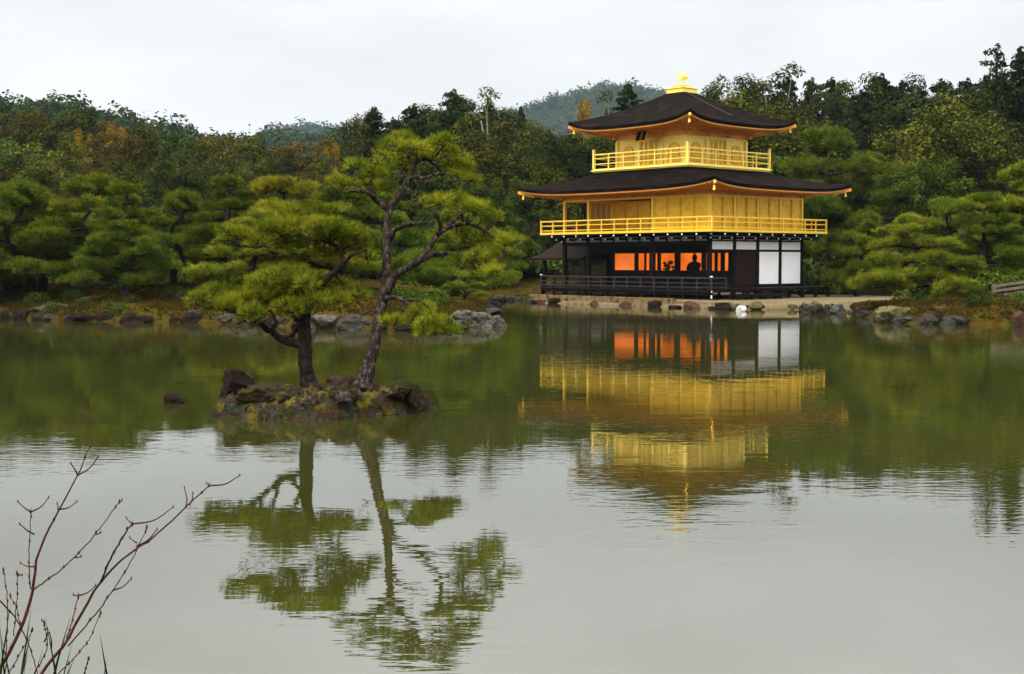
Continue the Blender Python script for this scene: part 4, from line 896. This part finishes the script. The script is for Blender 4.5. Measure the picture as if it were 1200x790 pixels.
# tall fir with open tiers on the right skyline
wd, V = conifer(61, 2.2, 16, 9.5, .36, 26, .5, 70); fir = make_tree('fir_tree', 'conifer', wd, V, 4, M['bark'], M['leaf_conifer']); put_px((fir, 16.3), 1163, 114, 53, 0, 'tall fir with open dark tiers, highest tree on the right skyline')
# leafless trees
for sd_, H_, px, d, yt, lb in ((71, 8, 1128, 84, 222, 'pale leafless tree behind the right bank pines'), (72, 7, 1062, 84, 245, 'pale leafless tree left of the right bank pines'), (73, 12, 575, 116, 118, 'bare twiggy tree among the middle trees'), (75, 5, 968, 82, 285, 'bare brown shrub-like tree right of the white panels')):
    wd = bare_tree(sd_, H_, .013*H_+.02, 5); r = empty('leafless_tree'); tag(r, lb, 'tree'); wd.build('trunk', M['bark_pale'] if sd_ != 75 else M['twig'], r, smooth=True)
    put_px((r, H_*1.02), px, d, yt, 1.0, lb)
# low shrubs of the banks and the wood's edge
S1 = make_tree('shrub', 'shrub', *small_shrub(4, .8, 1500, .12), 4, M['bark'], M['shrub'], 'foliage'); S2 = make_tree('shrub', 'shrub', *small_shrub(9, .7, 1300, .11, .9), 4, M['bark'], M['leaf_green'], 'foliage')
for i in range(80):
    px = rng.uniform(-30, 545) if i < 54 else rng.uniform(1000, 1230); d = rng.uniform(55, 62); x = x_at(px, d); sdist = shore_dist(np.array([x]), np.array([d]))[0]
    if .5 < sdist < 6: put(S1 if i % 2 else S2, x, d, rng.uniform(.35, .75), rng.uniform(0, 6), 'tiny green bush at the edge of the left shore' if px < 560 else 'tiny green bush at the edge of the right shore', 'tiny bushes on the left shore' if px < 560 else 'tiny bushes on the right shore')
for i in range(56):
    px = rng.uniform(-40, 660) if i < 36 else rng.uniform(930, 1240); d = rng.uniform(84, 100); x = x_at(px, d); lx_, ly_ = pav_inv(x, d)
    if shore_dist(np.array([x]), np.array([d]))[0] < 2 or (-W-7 < lx_ < 8 and ly_ < D+4): continue
    put(S1, x, d, rng.uniform(2.0, 3.6), rng.uniform(0, 6), 'dark undergrowth bush at the foot of the left wood' if px < 665 else 'dark undergrowth bush at the foot of the right wood', 'undergrowth bushes of the left wood' if px < 665 else 'undergrowth bushes of the right wood')
for i in range(64):
    sidex = rng.random(); px = rng.uniform(-30, 560) if sidex < .55 else rng.uniform(950, 1230); d = rng.uniform(62, 90) if px < 560 else rng.uniform(60, 92); x = x_at(px, d)
    if shore_dist(np.array([x]), np.array([d]))[0] < 1.5: continue
    lx_, ly_ = pav_inv(x, d)
    if -W-6 < lx_ < 8.5 and -3 < ly_ < D+5: continue
    put(S1 if rng.random() < .6 else S2, x, d, rng.uniform(.7, 1.7), rng.uniform(0, 6), 'low green shrub under the left bank trees' if px < 560 else 'low green shrub under the right bank trees', 'shrubs under the left bank trees' if px < 560 else 'shrubs under the right bank trees')

# ------------------------------------------------------------------ moss tufts, grass and fallen needles on the banks
rg = np.random.default_rng(90); gxx = np.concatenate([rg.uniform(-27, 1, 30000), rg.uniform(10, 29, 24000)]); gyy = np.concatenate([rg.uniform(49, 66, 30000), rg.uniform(51, 68, 24000)]); sdd = shore_dist(gxx, gyy)
lx_, ly_ = ca*(gxx-PX)+sa*(gyy-PY), -sa*(gxx-PX)+ca*(gyy-PY); patch = np.sin(gxx*1.3+np.cos(gyy*1.1)*2)+np.sin(gyy*1.9+gxx*.6)
ok = (sdd > .15) & (sdd < 9) & (patch > rg.uniform(-1.5, .6, len(gxx))) & ~((lx_ < 9.2) & (lx_ > -W-2) & (ly_ > -2.2) & (ly_ < D+5)); gxx, gyy = gxx[ok], gyy[ok]
Cg = np.stack([gxx, gyy, ground_z(gxx, gyy)+.02], 1); Vg = needle_tufts(Cg, np.tile((0, 0, 1.), (len(Cg), 1)), 5, .16, .05, rg, .75)
M['cover'] = leaf_mat('ground cover', (.010, .020, .003), (.040, .040, .005), (.085, .048, .008), .1, .8)
tag(fast_mesh('ground_cover', Vg, 3, M['cover']), kind='stuff')
# ------------------------------------------------------------------ hills
def hill(name, d, depth, ridge, nzs, seed, drop):
    """a ridge whose crest follows the given skyline at distance d"""
    xs_ = np.linspace(x_at(ridge[0][0], d), x_at(ridge[-1][0], d), 120); px = xs_/d*F+600
    zr = np.array([z_at(np.interp(p_, [a for a, _ in ridge], [b_ for _, b_ in ridge]), d) for p_ in px])-drop; vs_ = np.linspace(-1, 1, 40)
    XX, VV = np.meshgrid(xs_, vs_); ZZ = np.maximum(zr[None], .5)*(1-np.abs(VV)**1.5)
    ZZ = ZZ+np.array([[mnoise.noise((x/d*14+seed, v*3, .3))*nzs*(1-abs(v))*(abs(v)+.02)*4 for x in xs_] for v in vs_])-3*np.abs(VV)
    V = np.stack([XX, d+VV*depth, ZZ], -1).reshape(-1, 3); ii = np.arange(V.shape[0]).reshape(40, 120)
    me = bpy.data.meshes.new(name); me.from_pydata(V.tolist(), [], np.stack([ii[:-1, :-1], ii[:-1, 1:], ii[1:, 1:], ii[1:, :-1]], -1).reshape(-1, 4).tolist()); me.update(); me.materials.append(M['hill'])
    me.polygons.foreach_set('use_smooth', np.ones(len(me.polygons), bool)); o = bpy.data.objects.new(name, me); col.objects.link(o); tag(o, kind='structure'); return xs_, vs_, ZZ, d, depth
def hill_wood(h, n, r, ls, nl, seed, name, mt):
    xs_, vs_, ZZ, d, depth = h; rg = np.random.default_rng(seed); V = []
    for _ in range(n):
        i = rg.uniform(0, len(xs_)-1.01); v = rg.uniform(-.9, .12)*rg.random()**.5 if rg.random() < .75 else rg.uniform(-.06, .06); j = (v+1)/2*39; i0, j0 = int(i), int(j)
        c = np.array((np.interp(i, range(len(xs_)), xs_), d+v*depth, ZZ[j0, i0]+(ZZ[j0+1, i0]-ZZ[j0, i0])*(j-j0)))
        rr = r*rg.uniform(.45, 1.1)**1.0*(1.5 if rg.random() < .15 else 1); tall = rg.uniform(.8, 1.7); dd = rdir(rg, nl); dd = dd[dd[:, 2] > -.3]; lump = 1+.25*np.sin(dd[:, :1]*4+i)*np.cos(dd[:, 1:2]*5+j)
        V.append(leaf_quads(c+np.array((0, 0, rr*.3))+dd*np.array((rr, rr, rr*tall))*lump*rg.uniform(.75, 1.05, len(dd))[:, None], nrm(dd+.6*rdir(rg, len(dd))), ls*rr/r, rg, .8))
    o = fast_mesh(name, np.concatenate(V), 4, mt); tag(o, kind='stuff'); return o
h1 = hill('hill', 330, 110, [(-260, 125), (-120, 114), (0, 115), (60, 116), (100, 122), (150, 133), (200, 141), (250, 154), (300, 175), (360, 205), (420, 300)], 8, 1, 6)
hill_wood(h1, 1500, 3.2, .85, 260, 5, 'hill_forest', M['leaf_hill'])
h2 = hill('hill', 620, 160, [(230, 190), (270, 163), (300, 152), (330, 147), (380, 148), (420, 148), (470, 160), (540, 200), (600, 300)], 10, 2, 9)
hill_wood(h2, 1300, 4.4, 1.5, 120, 6, 'hill_forest', M['leaf_hill'])
h3 = hill('mountain', 1500, 420, [(250, 200), (310, 152), (365, 139), (400, 145), (440, 150), (480, 142), (505, 131), (540, 130), (575, 128), (610, 125), (640, 118), (680, 103), (715, 95), (735, 94), (760, 99), (790, 106), (830, 118), (880, 140), (960, 200), (1050, 300)], 30, 3, 13)
hill_wood(h3, 6500, 6.5, 2.6, 55, 7, 'mountain_forest', M['leaf_hill'])
# ================================================================== rocks, islet, fences, foreground
def ico(sub):
    t_ = (1+5**.5)/2; V = [(-1, t_, 0), (1, t_, 0), (-1, -t_, 0), (1, -t_, 0), (0, -1, t_), (0, 1, t_), (0, -1, -t_), (0, 1, -t_), (t_, 0, -1), (t_, 0, 1), (-t_, 0, -1), (-t_, 0, 1)]
    Fc = [(0, 11, 5), (0, 5, 1), (0, 1, 7), (0, 7, 10), (0, 10, 11), (1, 5, 9), (5, 11, 4), (11, 10, 2), (10, 7, 6), (7, 1, 8), (3, 9, 4), (3, 4, 2), (3, 2, 6), (3, 6, 8), (3, 8, 9), (4, 9, 5), (2, 4, 11), (6, 2, 10), (8, 6, 7), (9, 8, 1)]
    V = [np.array(v)/np.linalg.norm(v) for v in V]
    for _ in range(sub):
        c = {}; N_ = []
        def mid(a, b_):
            k_ = (min(a, b_), max(a, b_))
            if k_ not in c: v = V[a]+V[b_]; V.append(v/np.linalg.norm(v)); c[k_] = len(V)-1
            return c[k_]
        for a, b_, d in Fc: x, y, z = mid(a, b_), mid(b_, d), mid(d, a); N_ += [(a, x, z), (b_, y, x), (d, z, y), (x, y, z)]
        Fc = N_
    return np.array(V), Fc
IV, IF = ico(4)
def rock_mesh(seed, rough=.10, npl=11):
    """a chipped boulder: a ball cut by random planes, then weathered"""
    rg = np.random.default_rng(seed); Pn = rdir(rg, npl); Pd = rg.uniform(.50, .95, npl); q = Pd[None]/np.maximum(IV@Pn.T, 1e-3); r_ = np.minimum(q.min(1), 1.15)
    V = IV*r_[:, None]; nn = np.array([mnoise.fractal(Vector(v)*2.2+Vector((seed, 0, 0)), 1.0, 2.0, 5) for v in V]); n2 = np.array([mnoise.fractal(Vector(v)*6+Vector((0, seed, 3)), .8, 2.0, 4) for v in V]); V = V*(1+rough*nn+.4*rough*n2)[:, None]
    me = bpy.data.meshes.new('rock'); me.from_pydata(V.tolist(), [], IF); me.update(); me.polygons.foreach_set('use_smooth', np.ones(len(me.polygons), bool)); return me
ROCKS = [rock_mesh(i*3+1, .14) for i in range(7)]+[rock_mesh(50, .13, 8), rock_mesh(64, .13, 8)]; RC = {}
def rock(x, y, z, sx, sy, sz, rz, mt, label, group=None, k=0, cat='rock', tilt=0.):
    key = (k % 9, mt)
    if key not in RC: me = ROCKS[k % 9].copy(); me.materials.append(M[mt]); RC[key] = me
    o = bpy.data.objects.new('rock', RC[key]); col.objects.link(o); o.location = (x, y, z); o.scale = (sx, sy, sz); o.rotation_euler = (tilt, tilt*.6, rz); return tag(o, label, cat, group)
def rock_px(px, py, wpx, hpx, mt, label, group=None, k=0, d=None, tilt=0., rz=0.):
    """a stone whose foot is at picture point (px, py) and whose visible size is wpx by hpx"""
    if d is None: p_ = on_plane(px, py, .0)
    else: p_ = at_depth(px, py, d)
    s = p_.y/F; hz = hpx*s; return rock(p_.x, p_.y+.3*wpx*s, p_.z+hz*.22, wpx*s*.58, wpx*s*.5, hz*.85, rz, mt, label, group, k, 'rock', tilt)
# ---- the islet
rg = np.random.default_rng(3); ICX, ICY = x_at(366, 22.6), 22.75
na, nr_ = 240, 64; V = []; Fc = []
for j in range(nr_+1):
    f = j/nr_
    for i in range(na):
        a = 2*math.pi*i/na; rim = 1+.10*math.sin(3*a+1)+.06*math.sin(5*a+2)+.05*math.sin(9*a)
        x, y = math.cos(a)*1.86*rim*f, math.sin(a)*1.42*rim*f
        n1 = mnoise.fractal(Vector((x*2.0, y*2.0, 1.3)), 1.0, 2.0, 6); n2 = mnoise.fractal(Vector((x*7, y*7, 4.)), .8, 2.0, 4)
        rd = 1-abs(mnoise.fractal(Vector((x*3.1, y*3.1, 9.)), .9, 2.0, 6))*2.2; z = (.32+.03*math.cos(a))*(1-f**9)+.15*n1*(1-f**4)+.07*n2+.17*(rd-.5)*(1-f**6)-.5*max(0, f-.9)*10*.5+.05*math.sin(x*2.3)
        if f > .88: x += .08*n2; y += .08*n2
        V.append((x, y, z))
for j in range(nr_):
    for i in range(na): Fc.append((j*na+i, j*na+(i+1) % na, (j+1)*na+(i+1) % na, (j+1)*na+i))
m = mat('islet rock and moss', (.002, .0017, .0014), .9, 0, (.040, .033, .024), 10, 1.0, 16, .04, detail=9); n = m.node_tree.nodes; l = m.node_tree.links; p = n['Principled BSDF']
cur = p.inputs['Base Color'].links[0].from_socket; t = n.new('ShaderNodeTexCoord')
for sc_, lo, hi, c_, sd_ in ((4., .50, .60, (.034, .020, .006), 0.), (3.4, .53, .66, (.088, .072, .006), 3.), (3.3, .56, .66, (.014, .024, .005), 7.), (16., .60, .72, (.10, .09, .075), 9.)):
    mm = n.new('ShaderNodeMapping'); mm.inputs['Location'].default_value = (sd_, sd_*2, 0); l.new(t.outputs['Object'], mm.inputs[0])
    y = n.new('ShaderNodeTexNoise'); y.inputs['Scale'].default_value = sc_; y.inputs['Detail'].default_value = 8; y.inputs['Roughness'].default_value = .62; l.new(mm.outputs[0], y.inputs['Vector'])
    mr = n.new('ShaderNodeMapRange'); mr.inputs['From Min'].default_value = lo; mr.inputs['From Max'].default_value = hi; l.new(y.outputs['Fac'], mr.inputs[0])
    mx = n.new('ShaderNodeMix'); mx.data_type = 'RGBA'; l.new(mr.outputs[0], mx.inputs['Factor']); l.new(cur, mx.inputs['A']); mx.inputs['B'].default_value = (*c_, 1); cur = mx.outputs['Result']
l.new(cur, p.inputs['Base Color']); M['islet'] = m
q = MB(); q.add(V, Fc); isl = q.build('rocky_islet', m, None, smooth=True); isl.location = (ICX, ICY, 0); tag(isl, 'low rocky islet patched with gold and green moss carrying two pines', 'islet')
def isl_rock(px, py, d, w_, h_, mt, label, k, tilt=0., rz=0., dep=.8):
    p_ = at_depth(px, py, d); s = d/F; return rock(p_.x, p_.y, p_.z, w_*s*.52, w_*s*.5*dep, h_*s*.56, rz, mt, label, 'rocks on the islet', k, 'rock', tilt)
isl_rock(276, 455, 22.9, 48, 34, 'rock_dark', 'dark angular boulder rising at the left end of the islet', 7, .1, .4)
isl_rock(465, 463, 22.4, 54, 28, 'islet', 'broad mottled rock at the right end of the islet', 2, .1, 1.0)
isl_rock(487, 468, 22.3, 24, 26, 'islet', 'small grey rock at the far right tip of the islet', 3)
isl_rock(400, 464, 22.0, 40, 22, 'islet', 'mottled grey rock at the foot of the taller islet pine', 4, .1, 2.)
isl_rock(404, 466, 21.5, 20, 12, 'rock_pale', 'pale lichen-covered stone in front of the taller islet pine', 5)
isl_rock(320, 464, 22.0, 66, 24, 'islet', 'long mottled rock across the left half of the islet', 6, .05, .2)
isl_rock(396, 450, 23.2, 34, 18, 'rock_red', 'brown rock between the two islet trunks', 0)
p_ = on_plane(205, 472); rock(p_.x, p_.y+.1, .02, .29, .24, .17, .5, 'rock_dark', 'small dark rock alone in the water left of the islet', None, 8, 'rock', .3)
# seedling and moss cushions on the islet
wd = bare_tree(81, .35, .008, 3); r = empty('seedling', at_depth(453, 452, 22.2)); tag(r, 'tiny bare seedling on the right end of the islet', 'seedling'); wd.build('stem', M['bark_pale'], r)

# ---- stones of the two banks
GLs = 'stones along the left shore'
for a in ((62, 374, 54, 20, 'rock_pale', 'large pale boulder at the waterline near the left edge', 1), (8, 347, 22, 26, 'rock', 'upright grey stone at the left edge', 2), (38, 350, 26, 24, 'rock', 'blocky grey stone beside the upright stone at left', 3),
          (108, 372, 40, 20, 'rock', 'grey stone right of the large pale boulder', 4), (118, 366, 46, 24, 'rock_pale', 'pale lichened stone below the leaning shore pine', 5), (196, 374, 16, 26, 'rock_dark', 'dark standing stone, left of a pair on the shore', 7), (214, 374, 18, 28, 'rock_dark', 'dark standing stone, right of a pair on the shore', 8),
          (172, 375, 34, 14, 'rock_dark', 'low dark stone beside the leaning shore pine', 2), (548, 384, 44, 22, 'rock_pale', 'pale pointed rock ending the mossy point', 1), (583, 383, 21, 11, 'rock_pale', 'small pale rock alone in the inlet', 3), (420, 387, 42, 15, 'rock', 'flat grey rock on the shore between the islet trunks', 4),
          (300, 381, 50, 14, 'rock', 'flat grey rock seen under the lower islet pine', 5), (378, 385, 36, 14, 'rock_pale', 'pale flat rock right of the dark forked trunk', 6), (500, 386, 40, 14, 'rock', 'grey rock half covered by needles on the mossy point', 2)):
    rock_px(*a[:6], GLs, a[6])
GRs = 'stones along the right shore'
for a in ((1052, 378, 40, 21, 'rock_yellow', 'yellowish lichened boulder on the right shore', 1), (1082, 378, 22, 14, 'rock_red', 'rounded reddish rock beside the yellowish boulder', 2), (1105, 379, 34, 16, 'rock_red', 'wide reddish-brown rock right of the rounded reddish rock', 3),
          (1137, 378, 14, 13, 'rock_yellow', 'small cream stone at the waterline on the right', 4), (1164, 374, 18, 19, 'rock_white', 'upright white stone on the right bank', 5), (870, 365, 10, 6, 'rock_white', 'small white stone at the terrace edge', 6), (945, 366, 18, 10, 'rock', 'greenish grey stone at the right end of the terrace', 0),
          (958, 368, 15, 10, 'rock', 'low grey stone right of the terrace end', 2), (985, 368, 17, 10, 'rock_pale', 'pale square-cut stone by the pale path', 3), (1198, 383, 16, 20, 'rock_red', 'brown rock at the right edge of the picture', 1), (972, 367, 11, 9, 'rock', 'narrow grey stone between the low and the square-cut stones', 4)):
    rock_px(*a[:6], GRs, a[6])
# smaller filler stones in an uneven line along the shore
rng = random.Random(9)
def along(P0, P1, n, where, group, mats, s0=.18, s1=.5):
    for i in range(n):
        f = (i+rng.random()*.8)/n; x, y = P0[0]+(P1[0]-P0[0])*f+rng.uniform(-.25, .25), P0[1]+(P1[1]-P0[1])*f+rng.uniform(-.1, .4); s = rng.uniform(s0, s1)
        mt_ = rng.choice(mats); nm_ = {'rock': 'small grey stone', 'rock_dark': 'small dark stone', 'rock_pale': 'small pale stone', 'rock_red': 'small reddish stone', 'rock_yellow': 'small lichened stone'}[mt_]
        rock(x, y, rng.uniform(.02, .12), s*rng.uniform(.8, 1.3), s, s*rng.uniform(.5, .85), rng.uniform(0, 6), mt_, nm_+' '+where, group, rng.randrange(7))
for i in range(1, 12):
    along(SH[i-1], SH[i], 7 if i < 11 else 4, 'bedded in the waterline of the left bank', 'small stones of the left waterline', ('rock', 'rock_dark', 'rock_dark', 'rock_dark'))
for i in range(11, 15): along(SH[i], SH[i+1], 8, 'round the inlet left of the pavilion', 'small stones round the inlet', ('rock', 'rock_dark', 'rock'))
for i in range(18, 25): along(SH[i], SH[i+1], 7, 'bedded in the waterline of the right bank', 'small stones of the right waterline', ('rock', 'rock_dark', 'rock', 'rock_yellow'), .16, .42)
# stones set against the foundation wall
for i, (x, w_, h_, mt_, lb) in enumerate(((-W-1.0, .42, .4, 'rock', 'mottled stone at the left end of the foundation wall'), (-W-.2, .36, .40, 'rock_red', 'brown stone near the left end of the foundation wall'), (-W+1.0, .36, .46, 'rock_dark', 'dark stone, first large one along the foundation wall'), (-7.2, .38, .34, 'rock_red', 'brown stone at the middle left of the foundation wall'), (-4.5, .34, .36, 'rock_red', 'reddish stone at the middle of the foundation wall'),
        (-2.2, .40, .56, 'rock_dark', 'dark upright stone near the pavilion corner post'), (-.6, .34, .2, 'rock_dark', 'low black stone in the water by the corner'), (.2, .5, .5, 'rock_red', 'reddish boulder below the corner post'), (2.2, .45, .22, 'rock_dark', 'low dark stone right of the corner post'), (3.6, .5, .26, 'rock', 'grey stone at the terrace corner'))):
    p_ = pav(x, -1.85-(.35 if 'low black' in lb else 0)); rock(p_.x, p_.y, .02, w_*1.35, .3, h_*.62, -YAW+(i%3-1)*.3, mt_, lb, 'stones against the foundation wall', i)
# ---- fences
def rail_fence(P, h_, rails, label, mt, step=1.9):
    P = [np.array(q) for q in P]; r = empty('rail_fence', (*P[0], gz(*P[0]))); tag(r, label, 'fence'); z0 = r.location.z
    L_ = sum(np.linalg.norm(b_-a) for a, b_ in zip(P, P[1:]))
    for s_, (a, b_) in enumerate(zip(P, P[1:])):
        n_ = max(1, int(np.linalg.norm(b_-a)/step))
        for i in range(n_+1):
            if s_ and i == 0: continue
            c = a+(b_-a)*i/n_; g = gz(*c)-z0; q = MB(); q.box(c[0]-P[0][0]-.07, c[0]-P[0][0]+.07, c[1]-P[0][1]-.07, c[1]-P[0][1]+.07, g-.3, g+h_+.06); q.build('post', mt, r)
        for z in rails:
            q = MB(); q.bar((*(a-P[0]), gz(*a)-z0+z), (*(b_-P[0]), gz(*b_)-z0+z), .10, .12); q.build('rail', mt, r)
rail_fence([(x_at(925, 92), 92), (x_at(975, 91), 91), (x_at(1040, 89), 89)], 1.0, (.95, .6), 'brown rail fence behind the pale path right of the pavilion', M['brown_wood'])
rail_fence([(x_at(1164, 59.5), 59.5), (x_at(1225, 59), 59)], .56, (.50, .27, .05), 'weathered grey rail fence on the bank near the right edge', M['grey_wood'])
# yellow-green bush and orange lamp post sign by the fence
q = make_tree('bush', 'bush', *small_shrub(14, .62, 500, .16, 1.3), 4, M['bark'], M['needle_yellow'], 'foliage'); x = x_at(968, 84); q.location = (x, 84, gz(x, 84)+.3); q['label'] = 'yellow-green bush beside the white panels of the pavilion'
# ---- foreground: bare red shrub and iris blades on the near bank
D0 = 3.0
def fsk(pts): return [np.array(at_depth(a, b_, D0+(c[0] if c else 0))) for a, b_, *c in pts]
base = np.array((-1.17, 2.95, .9)); r = empty('bare_shrub', base); tag(r, 'leafless red-brown shrub reaching up from the near bank at lower left', 'shrub'); rg = np.random.default_rng(12)
stems = [([(-60, 960), (-20, 820), (0, 784), (24, 738), (35, 706), (41, 675), (42, 657), (56, 622), (68, 600), (91, 557), (106, 522)], 11, 2.2),
 ([(-40, 1000), (20, 850), (50, 788), (76, 755), (96, 719), (118, 682), (150, 650), (179, 631), (220, 592), (245, 569)], 10, 2.6), ([(118, 682), (132, 650), (147, 624), (155, 614)], 5, 3),
 ([(41, 690), (66, 672), (87, 653), (112, 626), (140, 588)], 4, 2), ([(80, 757), (112, 720), (130, 695), (150, 665), (162, 640), (172, 618)], 3.6, 1.6), ([(76, 755), (84, 730), (92, 698)], 4, 2.4),
 ([(0, 704), (18, 724), (33, 755), (44, 790), (50, 830)], 3.6, 2), ([(68, 790), (92, 765), (105, 748), (118, 718)], 3, 1.6), ([(36, 690), (34, 665), (36, 600)], 3, 1.8), ([(7, 770), (9, 710), (4, 668)], 3, 1.8),
 ([(40, 790), (55, 760), (52, 730)], 3, 1.6), ([(10, 790), (26, 762), (38, 738)], 3, 1.5), ([(24, 738), (20, 715), (12, 698)], 2.6, 1.5), ([(16, 745), (20, 700), (20, 672)], 2.4, 1.4), ([(97, 800), (100, 785), (104, 772)], 2.5, 1.5)]
twigs = [(91, 557, 115, 535), (91, 557, 83, 543), (68, 597, 90, 588), (68, 597, 67, 590), (36, 600, 57, 583), (36, 600, 21, 588), (40, 626, 23, 614), (155, 614, 203, 594), (155, 614, 148, 607), (245, 569, 281, 557), (245, 569, 242, 566), (218, 595, 216, 572), (222, 592, 226, 578), (160, 640, 184, 620), (132, 692, 154, 678), (92, 698, 112, 686), (92, 698, 86, 697), (87, 653, 95, 652), (40, 664, 24, 660), (105, 757, 106, 757), (160, 636, 152, 630), (20, 672, 26, 674), (118, 718, 119, 716), (52, 730, 49, 727), (52, 738, 55, 736), (52, 752, 56, 738), (112, 626, 118, 624), (140, 588, 143, 586), (60, 760, 58, 742)]
wd = MB(); bud = wd
for i, (pts, w0, w1) in enumerate(stems):
    dz = rg.uniform(-.18, .18) if i else 0; q, r_ = limb(fsk([(a, b_, dz*min(1, j/2)) for j, (a, b_) in enumerate(pts)]), w0*.50*D0/F/2, w1*.55*D0/F/2, 26, .0007, rg); wd.tube(q-base, r_, 7)
    for j in range(4, 26, 5): bud.lathe([(.0008, -.004), (.0014+r_[j]*.95, -.001), (.0014+r_[j]*.95, .001), (.0008, .005)], q[j]-base, 6)
    bud.lathe([(.001, -.005), (.0028, 0), (.0008, .007)], q[-1]-base, 6)
for a, b_, c, e in twigs:
    if abs(a-c)+abs(b_-e) < 4: continue
    dz = rg.uniform(-.08, .08); q, r_ = limb(fsk([(a, b_, 0), ((a+c)/2+(b_-e)*.08, (b_+e)/2+abs(a-c)*.12, dz*.5), (c, e, dz)]), .0022, .0010, 8); wd.tube(q-base, r_, 5); bud.lathe([(.0008, -.003), (.0018, 0), (.0005, .005)], q[-1]-base, 5)
wd.build('stem', M['twig'], r, smooth=True);
V = []
for i in range(50):
    x, y = rg.uniform(-1.30, -.95), rg.uniform(2.75, 3.25); h_ = rg.uniform(.70, 1.0)+(.0 if x < -1.05 else -.1); a = rg.uniform(0, 6.28); ln_ = rg.uniform(.05, .16); w_ = rg.uniform(.006, .011); prev = None
    for j in range(7):
        f = j/6; c = np.array((x+math.cos(a)*ln_*f*f, y+math.sin(a)*ln_*f*f, .92+h_*f*(1-.08*f))); sd_ = np.array((-math.sin(a+1.2), math.cos(a+1.2), 0))*w_*(1-f**2.5); cur = (c-sd_, c+sd_)
        if prev: V += [prev[0], prev[1], cur[1], cur[0]]
        prev = cur
o = fast_mesh('iris_leaves', np.array(V), 4, M['grass_blade']); tag(o, 'dark green iris blades growing on the near bank at lower left', 'grass', None, 'stuff')
# ---- the hazy air
hz = MB(); hz.box(-1400, 1400, -60, 2050, -2.2, 260)
m = bpy.data.materials.new('hazy air'); m.use_nodes = True; n = m.node_tree.nodes; l = m.node_tree.links
for x in list(n): n.remove(x)
o_ = n.new('ShaderNodeOutputMaterial'); v_ = n.new('ShaderNodeVolumePrincipled'); v_.inputs['Color'].default_value = (.60, .80, 1.0, 1); v_.inputs['Density'].default_value = .000065; l.new(v_.outputs[0], o_.inputs['Volume'])
tag(hz.build('haze', m), kind='stuff')
